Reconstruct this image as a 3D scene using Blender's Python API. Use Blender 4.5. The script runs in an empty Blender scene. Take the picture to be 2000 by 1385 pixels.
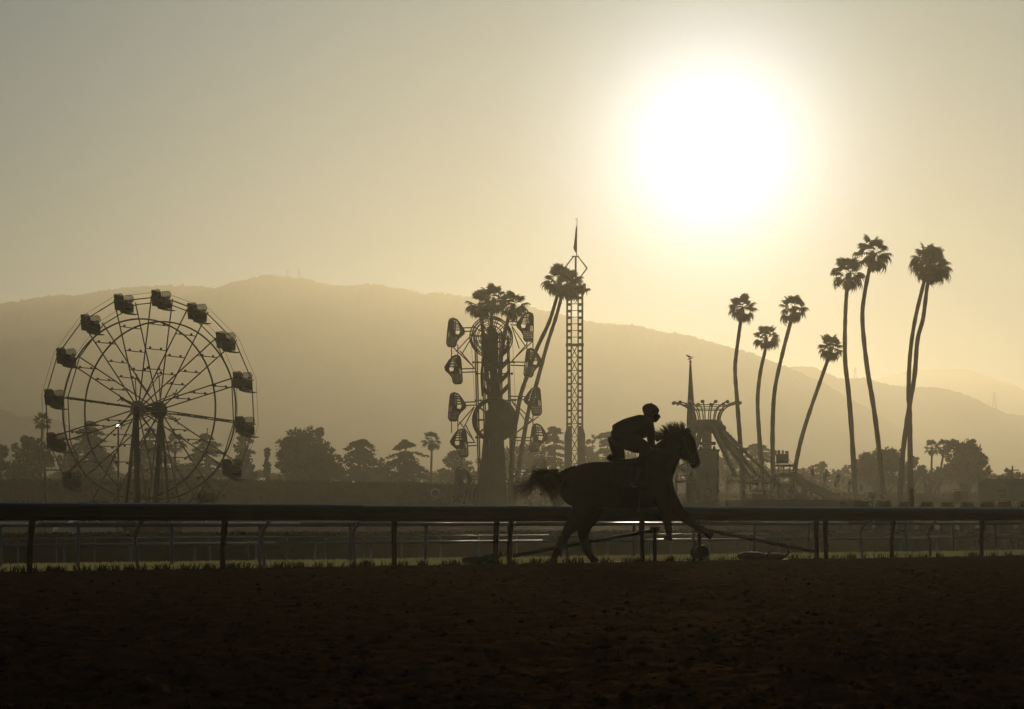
import bpy, bmesh, math, random
import numpy as np
from mathutils import Vector, Matrix

random.seed(7)
RNG = np.random.default_rng(11)
S = bpy.context.scene
COL = S.collection

# ------------------------------------------------------------------ camera, sky, sun, exposure
F, EYE, HZ = 5000.0, 0.71, 1015.0          # focal length and horizon measured in photo pixels (2000 wide)
cam_d = bpy.data.cameras.new('camera'); cam = bpy.data.objects.new('camera', cam_d); COL.objects.link(cam)
cam_d.sensor_width = 36.0; cam_d.lens = 36.0 * F / 2000.0
cam_d.shift_y = (HZ - 692.5) / 2000.0
cam_d.clip_start = 0.2; cam_d.clip_end = 40000.0
cam.location = (0, 0, EYE); cam.rotation_euler = (math.radians(90), 0, 0)
S.camera = cam

SUN_EL = math.atan2(HZ - 304, F); SUN_AZ = math.atan2(392, F)      # azimuth from +Y towards +X
SUN_DIR = Vector((math.sin(SUN_AZ) * math.cos(SUN_EL), math.cos(SUN_AZ) * math.cos(SUN_EL), math.sin(SUN_EL)))
W = bpy.data.worlds.new('World'); S.world = W; W.use_nodes = True
nt = W.node_tree; N = nt.nodes; L = nt.links; N.clear()
out = N.new('ShaderNodeOutputWorld')
sky = N.new('ShaderNodeTexSky'); sky.sky_type = 'NISHITA'; sky.sun_disc = False
sky.sun_elevation = SUN_EL; sky.sun_rotation = SUN_AZ
sky.air_density = 1.0; sky.dust_density = 0.0; sky.ozone_density = 1.0; sky.altitude = 150
bg = N.new('ShaderNodeBackground'); bg.inputs['Strength'].default_value = 0.05
L.new(sky.outputs[0], bg.inputs['Color'])
# aureole of the sun in the sky: soft lobes by angle from the sun
tc = N.new('ShaderNodeTexCoord')
dot = N.new('ShaderNodeVectorMath'); dot.operation = 'DOT_PRODUCT'; dot.inputs[1].default_value = SUN_DIR
L.new(tc.outputs['Generated'], dot.inputs[0])
def mth(op, a, b=None):
    n = N.new('ShaderNodeMath'); n.operation = op
    for i, v in enumerate((a, b)):
        if v is None: continue
        if isinstance(v, (int, float)): n.inputs[i].default_value = v
        else: L.new(v, n.inputs[i])
    return n.outputs[0]
ang = mth('ARCCOSINE', mth('MINIMUM', dot.outputs['Value'], 1.0))
def lobe(width_deg, power):
    return mth('EXPONENT', mth('MULTIPLY', mth('POWER', mth('DIVIDE', ang, math.radians(width_deg)), power), -1.0))
prev = bg.outputs[0]
for wd, pw, col, st in ((2.2, 1.6, (1.0, 1.02, 1.10), 6.8), (26.0, 1.5, (0.0, 0.54, 1.0), 0.64)):
    b = N.new('ShaderNodeBackground'); b.inputs['Color'].default_value = (*col, 1)
    L.new(mth('MULTIPLY', lobe(wd, pw), st), b.inputs['Strength'])
    a = N.new('ShaderNodeAddShader'); L.new(prev, a.inputs[0]); L.new(b.outputs[0], a.inputs[1]); prev = a.outputs[0]
L.new(prev, out.inputs['Surface'])

sun_d = bpy.data.lights.new('sun', 'SUN'); sun = bpy.data.objects.new('sun', sun_d); COL.objects.link(sun)
sun_d.energy = 4.0; sun_d.angle = math.radians(0.55); sun_d.color = (1.0, 0.855, 0.63)
sun.rotation_euler = SUN_DIR.to_track_quat('Z', 'Y').to_euler()
sun.location = (0, 0, 30)

S.view_settings.view_transform = 'Standard'; S.view_settings.look = 'None'
S.view_settings.gamma = 1.0; S.view_settings.use_curve_mapping = False
S.view_settings.exposure = -1.92
S.render.engine = 'CYCLES'
S.cycles.use_denoising = True
S.cycles.max_bounces = 5; S.cycles.diffuse_bounces = 2; S.cycles.glossy_bounces = 2
S.cycles.transmission_bounces = 2; S.cycles.transparent_max_bounces = 12; S.cycles.volume_bounces = 0
HAZE_DENSITY, HAZE_G, HAZE_COL = 4.4e-4, 0.74, (1.0, 0.89, 0.63)

# ------------------------------------------------------------------ helpers
def P(px, py, D):
    """the place at distance D that the photograph shows at pixel (px, py)"""
    return np.array(((px - 1000.0) / F * D, D, EYE + (HZ - py) / F * D))

def mat(name, color, rough=0.7, noise=0.0, scale=8.0, bump=0.0, bscale=None, metallic=0.0, spec=0.5, transl=0.0, alpha=1.0, coord='Object'):
    m = bpy.data.materials.new(name); m.use_nodes = True
    n = m.node_tree.nodes; l = m.node_tree.links
    b = n['Principled BSDF']; o = n['Material Output']
    b.inputs['Roughness'].default_value = rough; b.inputs['Metallic'].default_value = metallic
    b.inputs['Specular IOR Level'].default_value = spec
    c = (*color, 1.0)
    b.inputs['Base Color'].default_value = c
    csock = None
    if noise or bump:
        t = n.new('ShaderNodeTexCoord')
    if noise:
        x = n.new('ShaderNodeTexNoise'); x.inputs['Scale'].default_value = scale; x.inputs['Detail'].default_value = 5
        l.new(t.outputs[coord], x.inputs['Vector'])
        r = n.new('ShaderNodeValToRGB')
        r.color_ramp.elements[0].position = 0.3; r.color_ramp.elements[1].position = 0.72
        r.color_ramp.elements[0].color = (*[v * (1 - noise) for v in color], 1)
        r.color_ramp.elements[1].color = (*[min(1, v * (1 + noise)) for v in color], 1)
        l.new(x.outputs['Fac'], r.inputs['Fac']); l.new(r.outputs['Color'], b.inputs['Base Color']); csock = r.outputs['Color']
    if bump:
        x = n.new('ShaderNodeTexNoise'); x.inputs['Scale'].default_value = bscale or scale * 3; x.inputs['Detail'].default_value = 6
        l.new(t.outputs[coord], x.inputs['Vector'])
        k = n.new('ShaderNodeBump'); k.inputs['Strength'].default_value = bump; k.inputs['Distance'].default_value = 0.02
        l.new(x.outputs['Fac'], k.inputs['Height']); l.new(k.outputs['Normal'], b.inputs['Normal'])
    last = b.outputs[0]
    if spec == 0.0:                                   # fully matte matter: soil, bark, leaves
        df = n.new('ShaderNodeBsdfDiffuse'); df.inputs['Color'].default_value = c; df.inputs['Roughness'].default_value = 0.6
        if csock: l.new(csock, df.inputs['Color'])
        if bump: l.new(k.outputs['Normal'], df.inputs['Normal'])
        last = df.outputs[0]
    if transl:
        tr = n.new('ShaderNodeBsdfTranslucent'); tr.inputs['Color'].default_value = c
        if csock: l.new(csock, tr.inputs['Color'])
        mx = n.new('ShaderNodeMixShader'); mx.inputs[0].default_value = transl
        l.new(last, mx.inputs[1]); l.new(tr.outputs[0], mx.inputs[2]); last = mx.outputs[0]
    if alpha < 1.0:
        tr = n.new('ShaderNodeBsdfTransparent')
        mx = n.new('ShaderNodeMixShader'); mx.inputs[0].default_value = alpha
        l.new(tr.outputs[0], mx.inputs[1]); l.new(last, mx.inputs[2]); last = mx.outputs[0]
    l.new(last, o.inputs['Surface'])
    return m

def emit_mat(name, color, strength):
    m = bpy.data.materials.new(name); m.use_nodes = True
    b = m.node_tree.nodes['Principled BSDF']
    b.inputs['Base Color'].default_value = (*color, 1); b.inputs['Emission Color'].default_value = (*color, 1)
    b.inputs['Emission Strength'].default_value = strength
    return m

def link(o):
    COL.objects.link(o); return o

def base_of(o):
    v = Vector((0, 0, 0))
    while o is not None:
        v += o.location; o = o.parent
    return np.array(v)

def tag(o, label=None, cat=None, group=None, kind=None):
    if label: o['label'] = label
    if cat: o['category'] = cat
    if group: o['group'] = group
    if kind: o['kind'] = kind
    return o

def thing(name, label, cat, loc, group=None):
    o = bpy.data.objects.new(name, None); link(o)
    o.empty_display_size = 0.3
    o.location = Vector([float(v) for v in loc])
    return tag(o, label, cat, group)

def np_mesh(name, V, Fc, m, smooth=False):
    me = bpy.data.meshes.new(name)
    V = np.asarray(V, dtype=np.float32)
    if isinstance(Fc, np.ndarray):
        k = Fc.shape[1]; nf = len(Fc)
        me.vertices.add(len(V)); me.vertices.foreach_set('co', V.ravel())
        me.loops.add(nf * k); me.loops.foreach_set('vertex_index', Fc.astype(np.int32).ravel())
        me.polygons.add(nf); me.polygons.foreach_set('loop_start', np.arange(0, nf * k, k, dtype=np.int32))
        me.update(calc_edges=True)
    else:
        me.from_pydata([tuple(map(float, v)) for v in V], [], Fc); me.update()
    if m is not None: me.materials.append(m)
    if smooth:
        me.polygons.foreach_set('use_smooth', np.ones(len(me.polygons), dtype=bool))
    return me

def add_mesh(name, me, parent=None, loc=None):
    o = bpy.data.objects.new(name, me); link(o)
    if parent is not None: o.parent = parent
    if loc is not None: o.location = loc
    return o

def unit(v):
    v = np.asarray(v, float); n = np.linalg.norm(v)
    return v / n if n > 1e-12 else v

class MB:
    """collects shapes given in world coordinates (or local ones when origin is (0,0,0))"""
    def __init__(s): s.v = []; s.f = []
    def _add(s, V, Fc):
        b = len(s.v); s.v.extend([np.asarray(p, float) for p in V]); s.f.extend([tuple(i + b for i in q) for q in Fc]); return s
    def box(s, c, size, rz=0.0, rx=0.0, ry=0.0):
        M = np.array(Matrix.Rotation(rz, 3, 'Z') @ Matrix.Rotation(ry, 3, 'Y') @ Matrix.Rotation(rx, 3, 'X'))
        h = np.asarray(size, float) / 2
        V = [np.asarray(c, float) + M @ (h * np.array((i, j, k))) for i in (-1, 1) for j in (-1, 1) for k in (-1, 1)]
        return s._add(V, [(0, 1, 3, 2), (4, 6, 7, 5), (0, 4, 5, 1), (2, 3, 7, 6), (0, 2, 6, 4), (1, 5, 7, 3)])
    def tube(s, pts, r, n=6, cap=True, closed=False):
        pts = [np.asarray(p, float) for p in pts]; k = len(pts)
        r = [r] * k if isinstance(r, (int, float)) else list(r)
        V = []; Fc = []
        prev = None
        for i in range(k):
            if closed: t = unit(pts[(i + 1) % k] - pts[i - 1])
            else: t = unit(pts[min(i + 1, k - 1)] - pts[max(i - 1, 0)])
            if prev is None:
                a = np.array((0, 0, 1.0)) if abs(t[2]) < 0.9 else np.array((0, 1.0, 0))
                u = unit(np.cross(t, a))
            else:
                u = unit(prev - t * np.dot(prev, t))
            prev = u; w = np.cross(t, u)
            for j in range(n):
                an = 2 * math.pi * j / n
                V.append(pts[i] + r[i] * (math.cos(an) * u + math.sin(an) * w))
        rows = k if closed else k - 1
        for i in range(rows):
            i2 = (i + 1) % k
            for j in range(n):
                j2 = (j + 1) % n
                Fc.append((i * n + j, i * n + j2, i2 * n + j2, i2 * n + j))
        if cap and not closed:
            Fc.append(tuple(range(n))[::-1]); Fc.append(tuple((k - 1) * n + j for j in range(n)))
        return s._add(V, Fc)
    def bar(s, a, b, w, d, up=(0, 0, 1)):
        """rectangular bar from a to b, w wide across, d along `up`-ish direction"""
        a = np.asarray(a, float); b = np.asarray(b, float); t = unit(b - a)
        up = np.asarray(up, float); x = unit(np.cross(t, up)); y = np.cross(x, t)
        V = [p + sx * x * w / 2 + sy * y * d / 2 for p in (a, b) for sx, sy in ((-1, -1), (1, -1), (1, 1), (-1, 1))]
        return s._add(V, [(3, 2, 1, 0), (4, 5, 6, 7), (0, 1, 5, 4), (1, 2, 6, 5), (2, 3, 7, 6), (3, 0, 4, 7)])
    def prism(s, poly, e):
        """polygon (list of 3-D points) extruded by vector e"""
        e = np.asarray(e, float); k = len(poly); poly = [np.asarray(p, float) for p in poly]
        V = poly + [p + e for p in poly]
        Fc = [tuple(range(k))[::-1], tuple(range(k, 2 * k))] + [(i, (i + 1) % k, k + (i + 1) % k, k + i) for i in range(k)]
        return s._add(V, Fc)
    def ball(s, c, r, n=8, m=6):
        c = np.asarray(c, float); r = np.array((r, r, r), float) if isinstance(r, (int, float)) else np.asarray(r, float)
        V = [c + r * (0, 0, 1)]; Fc = []
        for i in range(1, m):
            th = math.pi * i / m
            for j in range(n):
                ph = 2 * math.pi * j / n
                V.append(c + r * (math.sin(th) * math.cos(ph), math.sin(th) * math.sin(ph), math.cos(th)))
        V.append(c + r * (0, 0, -1)); last = len(V) - 1
        for j in range(n):
            Fc.append((0, 1 + j, 1 + (j + 1) % n)); Fc.append((last, last - n + (j + 1) % n, last - n + j))
        for i in range(m - 2):
            for j in range(n):
                a = 1 + i * n; b = a + n; Fc.append((a + j, b + j, b + (j + 1) % n, a + (j + 1) % n))
        return s._add(V, Fc)
    def disc(s, c, r, axis, thick, n=20):
        c = np.asarray(c, float); a = unit(axis)
        return s.tube([c - a * thick / 2, c + a * thick / 2], r, n)
    def build(s, name, m, parent=None, smooth=False, local=False):
        off = np.zeros(3) if (parent is None or local) else base_of(parent)
        me = np_mesh(name, np.array(s.v) - off, s.f, m, smooth)
        return add_mesh(name, me, parent)
    def mesh(s, name, m, smooth=False):
        return np_mesh(name, np.array(s.v), s.f, m, smooth)

def catmull(pts, per=6):
    pts = np.asarray(pts, float); k = len(pts); res = []
    ext = np.vstack([2 * pts[0] - pts[1], pts, 2 * pts[-1] - pts[-2]])
    for i in range(k - 1):
        p0, p1, p2, p3 = ext[i:i + 4]
        for q in range(per):
            t = q / per
            res.append(0.5 * ((2 * p1) + (-p0 + p2) * t + (2 * p0 - 5 * p1 + 4 * p2 - p3) * t * t + (-p0 + 3 * p1 - 3 * p2 + p3) * t ** 3))
    res.append(pts[-1]); return np.array(res)

def noise2(x, y, seed=0):
    """smooth gradient noise on arrays, about -1..1"""
    x = np.asarray(x, float); y = np.asarray(y, float)
    xi = np.floor(x).astype(np.int64); yi = np.floor(y).astype(np.int64); xf = x - xi; yf = y - yi
    def g(ix, iy):
        h = (ix * 374761393 + iy * 668265263 + seed * 974634777) & 0x7fffffff
        h = ((h ^ (h >> 13)) * 1274126177) & 0x7fffffff
        h = h ^ (h >> 16)
        a = (h % 4096) / 4096.0 * 2 * np.pi
        return np.cos(a), np.sin(a)
    u = xf * xf * xf * (xf * (xf * 6 - 15) + 10); v = yf * yf * yf * (yf * (yf * 6 - 15) + 10)
    def d(ix, iy, fx, fy):
        gx, gy = g(ix, iy); return gx * fx + gy * fy
    n00 = d(xi, yi, xf, yf); n10 = d(xi + 1, yi, xf - 1, yf); n01 = d(xi, yi + 1, xf, yf - 1); n11 = d(xi + 1, yi + 1, xf - 1, yf - 1)
    return 1.5 * ((n00 * (1 - u) + n10 * u) * (1 - v) + (n01 * (1 - u) + n11 * u) * v)

def grid_faces(r, c):
    i = np.arange(r - 1)[:, None] * c + np.arange(c - 1)[None, :]
    return np.stack([i, i + 1, i + c + 1, i + c], -1).reshape(-1, 4)

# ------------------------------------------------------------------ materials
M_dirt = mat('churned_track_dirt', (0.115, 0.050, 0.020), 0.95, 0.45, 5.0, 0.9, 45.0, spec=0.0)
# damp soil: a weak brown sheen on the crests that face the low sun
_t = M_dirt.node_tree; _g = _t.nodes.new('ShaderNodeBsdfGlossy'); _g.inputs['Color'].default_value = (0.20, 0.105, 0.048, 1); _g.inputs['Roughness'].default_value = 0.62
_m = _t.nodes.new('ShaderNodeMixShader'); _m.inputs[0].default_value = 0.085; _o = _t.nodes['Material Output']
_src = _o.inputs['Surface'].links[0].from_socket; _t.links.new(_src, _m.inputs[1]); _t.links.new(_g.outputs[0], _m.inputs[2]); _t.links.new(_m.outputs[0], _o.inputs['Surface'])
for _n in _t.nodes:
    if _n.type == 'BUMP': _t.links.new(_n.outputs['Normal'], _g.inputs['Normal'])
M_field = mat('dry_infield_ground', (0.020, 0.014, 0.006), 0.95, 0.4, 0.15, 0.0, spec=0.0)
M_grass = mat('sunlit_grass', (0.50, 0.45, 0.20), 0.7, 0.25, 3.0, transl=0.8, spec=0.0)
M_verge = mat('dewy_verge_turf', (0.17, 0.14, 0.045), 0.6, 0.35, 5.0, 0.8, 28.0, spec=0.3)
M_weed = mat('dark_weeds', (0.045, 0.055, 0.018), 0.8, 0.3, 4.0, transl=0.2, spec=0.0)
M_hill = mat('chaparral_hillside', (0.055, 0.050, 0.030), 1.0, 0.4, 0.006, spec=0.0)
M_leaf = mat('tree_leaves', (0.050, 0.058, 0.022), 0.8, 0.35, 0.5, transl=0.18, spec=0.0)
M_leaf2 = mat('dark_conifer_needles', (0.036, 0.044, 0.020), 0.85, 0.35, 0.5, transl=0.10, spec=0.0)
M_hedge = mat('clipped_hedge_leaves', (0.040, 0.046, 0.018), 0.85, 0.35, 0.6, transl=0.1, spec=0.0)
M_bark = mat('grey_brown_bark', (0.042, 0.028, 0.018), 0.9, 0.4, 6.0, 0.6, 20.0, spec=0.0)
M_frond = mat('palm_frond_green', (0.050, 0.060, 0.020), 0.7, 0.3, 2.0, transl=0.15, spec=0.0)
M_frond_dry = mat('dry_palm_frond', (0.10, 0.070, 0.035), 0.8, 0.3, 2.0, transl=0.2, spec=0.0)
M_rail = mat('weathered_track_rail', (0.034, 0.021, 0.012), 0.33, 0.25, 1.5, 0.08, 60.0, spec=0.32)
M_post = mat('dark_rail_post', (0.030, 0.019, 0.012), 0.6, 0.3, 4.0, spec=0.25)
M_white = mat('white_rail_paint', (0.36, 0.34, 0.31), 0.3, 0.12, 2.0, spec=0.5)
M_steel = mat('dark_ride_steel', (0.045, 0.032, 0.022), 0.6, 0.3, 1.5, spec=0.4)
M_steel2 = mat('painted_ride_steel', (0.065, 0.043, 0.025), 0.55, 0.25, 1.2, spec=0.4)
M_drum = mat('grey_hub_cover', (0.34, 0.34, 0.35), 0.45, 0.12, 3.0, spec=0.5)
M_screen = mat('wire_mesh_screen', (0.12, 0.11, 0.09), 0.7, 0.2, 9.0, alpha=0.40, spec=0.3)
M_tub = mat('dark_car_tub', (0.050, 0.030, 0.022), 0.5, 0.25, 2.0, spec=0.5)
M_panel = mat('pale_ride_panel', (0.26, 0.23, 0.20), 0.5, 0.15, 1.2, spec=0.4)
M_red = mat('red_ride_paint', (0.15, 0.04, 0.025), 0.5, 0.2, 2.0, spec=0.4)
M_blue = mat('blue_board_paint', (0.13, 0.18, 0.26), 0.5, 0.15, 2.0, spec=0.4)
M_logo_red = mat('red_logo_print', (0.34, 0.05, 0.04), 0.5, 0.1, 2.0)
M_dblue = mat('deep_blue_print', (0.02, 0.03, 0.12), 0.5, 0.1, 2.0)
M_canvas = mat('white_canvas', (0.36, 0.31, 0.25), 0.85, 0.1, 1.0, transl=0.15)
M_canvas_red = mat('red_canvas', (0.19, 0.08, 0.055), 0.85, 0.12, 1.0, transl=0.15)
M_carpaint = mat('white_car_paint', (0.62, 0.62, 0.62), 0.3, 0.05, 1.0, spec=0.5)
M_glass = mat('dark_window_glass', (0.03, 0.035, 0.04), 0.08, spec=0.6)
M_rubber = mat('black_rubber', (0.02, 0.02, 0.02), 0.9, 0.2, 5.0)
M_coat = mat('dark_bay_horse_coat', (0.030, 0.015, 0.008), 0.55, 0.3, 6.0, 0.08, 60.0, spec=0.25)
M_hair = mat('horse_hair', (0.085, 0.040, 0.020), 0.45, 0.3, 8.0, transl=0.5, spec=0.5)
M_hoof = mat('horn_hoof', (0.05, 0.045, 0.04), 0.6, 0.3, 10.0)
M_bandage = mat('pale_leg_bandage', (0.15, 0.125, 0.10), 0.9, 0.15, 20.0, 0.3, 90.0)
M_leather = mat('brown_leather', (0.05, 0.028, 0.016), 0.5, 0.3, 10.0, 0.2, 60.0)
M_cloth_grey = mat('grey_saddle_cloth', (0.055, 0.048, 0.042), 0.9, 0.2, 8.0, 0.3, 80.0)
M_jacket = mat('dark_rider_jacket', (0.036, 0.017, 0.012), 0.85, 0.25, 6.0, 0.3, 30.0)
M_trouser = mat('dark_denim', (0.035, 0.037, 0.045), 0.9, 0.25, 9.0, 0.3, 70.0)
M_helmet = mat('dark_helmet_cover', (0.055, 0.042, 0.035), 0.55, 0.2, 7.0, spec=0.4)
M_skin = mat('tanned_skin', (0.30, 0.17, 0.11), 0.6, 0.1, 9.0)
M_boot = mat('black_boot_leather', (0.025, 0.022, 0.02), 0.4, 0.2, 10.0)
M_bag = mat('dark_plastic_sack', (0.05, 0.04, 0.03), 0.55, 0.25, 6.0, 0.4, 20.0)
M_bulb = mat('frosted_bulb_glass', (0.55, 0.5, 0.42), 0.25, spec=0.6)
M_glow = emit_mat('lit_floodlight', (1.0, 0.97, 0.9), 14.0)
# ------------------------------------------------------------------ ground
FA, FB = 41.06, 0.9507                       # the rail line on the ground: y = FA + FB*x
def s_of(x, y): return (y - FA - FB * x) / 1.38        # signed distance beyond that line
def far_z(x, y):
    s = s_of(x, y); t = np.clip((s - 4.2) / 5.0, 0, 1); t = t * t * (3 - 2 * t)
    return np.where(s < 0.0, -0.16, -0.02) - t * np.where(s < 0, 0.0, 0.98)

def ridged(x, y, sc, seed): return 1 - np.abs(noise2(x / sc, y / sc, seed)) * 1.7
def hoof_z(x, y, cell=0.44):
    """scattered hoof prints: a pressed bowl with a crumbled rim thrown up behind it"""
    ci = np.floor(x / cell).astype(np.int64); cj = np.floor(y / cell).astype(np.int64); z = np.zeros_like(x)
    for di in (-1, 0, 1):
        for dj in (-1, 0, 1):
            a = ci + di; c = cj + dj
            h = (a * 73856093 ^ c * 19349663) & 0x7fffffff; h = ((h ^ (h >> 11)) * 1103515245) & 0x7fffffff
            r1 = (h % 1009) / 1009.0; r2 = (h // 1009 % 997) / 997.0; r3 = (h // 7919 % 991) / 991.0
            dx = x - (a + r1) * cell; dy = (y - (c + r2) * cell) * 0.9
            on = np.clip((r3 - 0.35) * 3, 0, 1); rr = 0.075 + 0.03 * r1; d = np.sqrt(dx * dx + dy * dy)
            z += on * (-0.042 * np.exp(-(d / rr) ** 4) + 0.020 * np.exp(-((d - rr * 1.45) / 0.035) ** 2) * (0.55 - 0.45 * dx / (d + 0.01)))
    return z
def dirt_z(x, y):
    wx = x + 0.12 * noise2(x / 0.5, y / 0.5, 31); wy = y + 0.12 * noise2(x / 0.5, y / 0.5, 32)
    z = 0.024 * noise2(wx / 0.95, wy / 0.75, 1) + 0.009 * ridged(wx, wy * 1.1, 0.42, 2) + 0.020 * noise2(wx / 0.23, wy / 0.17, 3)
    z += 0.012 * noise2(wx / 0.10, wy / 0.085, 4) + 0.008 * noise2(wx / 0.048, wy / 0.045, 5) - 0.022
    md = 0.75 + 0.45 * noise2(x / 3.1, y / 2.3, 41) + 0.25 * noise2(x / 1.3 + 5, y / 0.9, 42)
    z *= np.clip(md, 0.25, 1.5)
    z = z * 1.3 + hoof_z(x, y)
    s = s_of(x, y)
    z += 0.022 * np.exp(-((s + 0.9) / 0.6) ** 2) - 0.03 * np.clip((s + 0.5) / 0.6, 0, 1)   # low berm thrown up along the rail
    return z
aa = np.concatenate([np.linspace(-0.9, -0.31, 50), np.linspace(-0.3, 0.3, 460), np.linspace(0.31, 0.9, 50)])
rows = 760
yf = np.minimum(FA / np.maximum(1 - FB * aa, 0.05), 75.0) + 0.18
tt = np.linspace(0, 1, rows)[:, None]
Y = 3.2 * (yf[None, :] / 3.2) ** tt
X = aa[None, :] * Y
Z = dirt_z(X, Y)
o = add_mesh('dirt_track', np_mesh('dirt_track', np.stack([X, Y, Z], -1).reshape(-1, 3), grid_faces(rows, len(aa)), M_dirt, True))
tag(o, kind='structure', label='churned brown dirt of the race track in front of the rail')

# loose clods lying on the track
cr = np.random.default_rng(64); nC = 9000
ca = cr.uniform(-0.3, 0.3, nC); cy_ = 5.0 * (40 / 5.0) ** cr.random(nC); ok = cy_ < FA / (1 - FB * ca) - 0.4; ca, cy_ = ca[ok], cy_[ok]; nC = len(ca)
cx_ = ca * cy_; cz_ = dirt_z(cx_, cy_); sz = 0.006 + 0.024 * cr.random(nC) ** 3
octa = np.array([(1, 0, 0), (-1, 0, 0), (0, 1, 0), (0, -1, 0), (0, 0, 1), (0, 0, -1)], float); of = np.array([(0, 2, 4), (2, 1, 4), (1, 3, 4), (3, 0, 4), (2, 0, 5), (1, 2, 5), (3, 1, 5), (0, 3, 5)])
CV = octa[None] * (sz[:, None, None] * cr.uniform(0.6, 1.4, (nC, 6, 1))) * np.array((1.2, 1.1, 0.8)) + np.stack([cx_, cy_, cz_ + sz * 0.3], -1)[:, None]
o = add_mesh('dirt_clods', np_mesh('dirt_clods', CV.reshape(-1, 3), (of[None] + 6 * np.arange(nC)[:, None, None]).reshape(-1, 3), M_dirt)); tag(o, kind='stuff', label='loose dirt clods scattered over the track')

xs = np.concatenate([-np.geomspace(4200, 60, 50), np.linspace(-58, 58, 117), np.geomspace(60, 4200, 50)])
ys = np.concatenate([np.linspace(-350, 0, 15), np.linspace(2, 110, 130), np.geomspace(112, 6000, 70)])
XX, YY = np.meshgrid(xs, ys)
ZZ = far_z(XX, YY)
o = add_mesh('infield_ground', np_mesh('infield_ground', np.stack([XX, YY, ZZ], -1).reshape(-1, 3), grid_faces(len(ys), len(xs)), M_field, True))
tag(o, kind='structure', label='flat dark infield ground reaching to the foot of the mountains')

sv = np.linspace(0.12, 3.9, 70); av = np.linspace(-0.34, 0.34, 700)
SS, AA = np.meshgrid(sv, av, indexing='ij'); YY = (FA + 1.38 * SS) / (1 - FB * AA); XX = AA * YY
ZZ = -0.004 + 0.010 * noise2(XX / 0.5, YY / 0.5, 21) + 0.012 * noise2(XX / 0.14, YY / 0.14, 22)
o = add_mesh('grass_verge', np_mesh('grass_verge', np.stack([XX, YY, ZZ], -1).reshape(-1, 3), grid_faces(70, 700), M_verge, True))
tag(o, kind='structure', label='dewy turf verge just behind the main rail')

# ------------------------------------------------------------------ mountains
def ridge(name, label, prof, D, foot, seed, rough, back=1.25):
    prof = np.array(prof, float)
    px = np.arange(prof[0, 0], prof[-1, 0], 5.0)
    py = np.interp(px, prof[:, 0], prof[:, 1])
    k = 60; v = np.concatenate([np.linspace(0, 1, k), np.linspace(1.03, 2, 12)])
    R = []
    for t in v:
        d = foot + (D - foot) * t if t <= 1 else D * (1 + (back - 1) * (t - 1))
        h = t ** 1.35 if t <= 1 else 1 - (t - 1) ** 1.2
        x = (px - 1000) / F * D * (1.0 + 0.10 * (d - D) / D)
        ztop = (HZ - py) / F * D + EYE + 1
        g = noise2(x / 130.0, np.full_like(x, d / 210.0), seed) * 0.6 + noise2(x / 48.0, np.full_like(x, d / 80.0), seed + 1) * 0.3
        spur = np.abs(noise2(x / 210.0 + 3, np.full_like(x, d / 750.0), seed + 2))
        amp = ztop * 0.20 * math.sin(math.pi * min(t, 1.0)) if t <= 1 else 0
        z = ztop * h + amp * (g - spur + 0.2)
        if t > 0.9: z = z + rough * D / F * (noise2(x / (7 * D / F), np.full_like(x, d / 50.0), seed + 5) + 0.7 * noise2(x / (3 * D / F), np.full_like(x, d / 30.0), seed + 6))
        R.append(np.stack([x, np.full_like(x, d) + 40 * g, z - 1.2], -1))
    V = np.array(R).reshape(-1, 3)
    o = add_mesh(name, np_mesh(name, V, grid_faces(len(v), len(px)), M_hill, True))
    tag(o, kind='structure', label=label); return o
ridge('mountain_ridge', 'long hazy mountain ridge peaking behind the ferris wheel',
      [(-900, 640), (-400, 612), (-100, 600), (0, 592), (30, 589), (60, 585), (90, 581), (125, 577), (150, 580), (200, 572), (240, 567), (290, 562), (330, 560),
       (390, 559), (420, 562), (450, 551), (480, 543), (515, 533), (540, 535), (565, 538), (600, 541), (620, 550), (650, 557), (690, 557), (700, 555), (715, 553),
       (745, 556), (760, 562), (795, 565), (825, 574), (860, 572), (900, 577), (950, 584), (1000, 592), (1050, 603), (1100, 615), (1150, 628), (1180, 631), (1240, 634),
       (1290, 645), (1340, 651), (1380, 662), (1430, 676), (1480, 691), (1530, 712), (1600, 745), (1700, 800), (1800, 860), (1950, 935), (2100, 985), (2300, 1013)],
      2250, 1500, 40, 4.0)
ridge('mountain_shoulder', 'pale lower mountain shoulder behind the group of palms',
      [(1250, 880), (1400, 770), (1480, 732), (1530, 717), (1560, 714), (1590, 714), (1612, 723), (1640, 736), (1660, 738), (1690, 736), (1705, 741), (1740, 752), (1780, 755), (1830, 757),
       (1870, 767), (1900, 780), (1930, 795), (1960, 806), (2000, 812), (2100, 830), (2400, 880), (2900, 960)],
      2700, 1900, 60, 3.0)
ridge('distant_mountain', 'faintest farthest mountain fading into the haze',
      [(1300, 900), (1500, 820), (1640, 765), (1700, 743), (1750, 731), (1790, 719), (1815, 722), (1850, 721), (1890, 721), (1920, 731), (1950, 742), (2000, 760), (2200, 800), (2600, 900), (2900, 950)],
      4100, 3000, 80, 1.5)
ridge('wooded_hill', 'low wooded hill rising at the edge behind the ferris wheel',
      [(-1200, 800), (-500, 775), (-200, 788), (0, 803), (22, 805), (40, 812), (75, 816), (110, 820), (130, 830), (170, 842), (230, 866), (320, 900), (500, 960), (700, 1005)],
      1000, 760, 90, 4.5)

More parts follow.
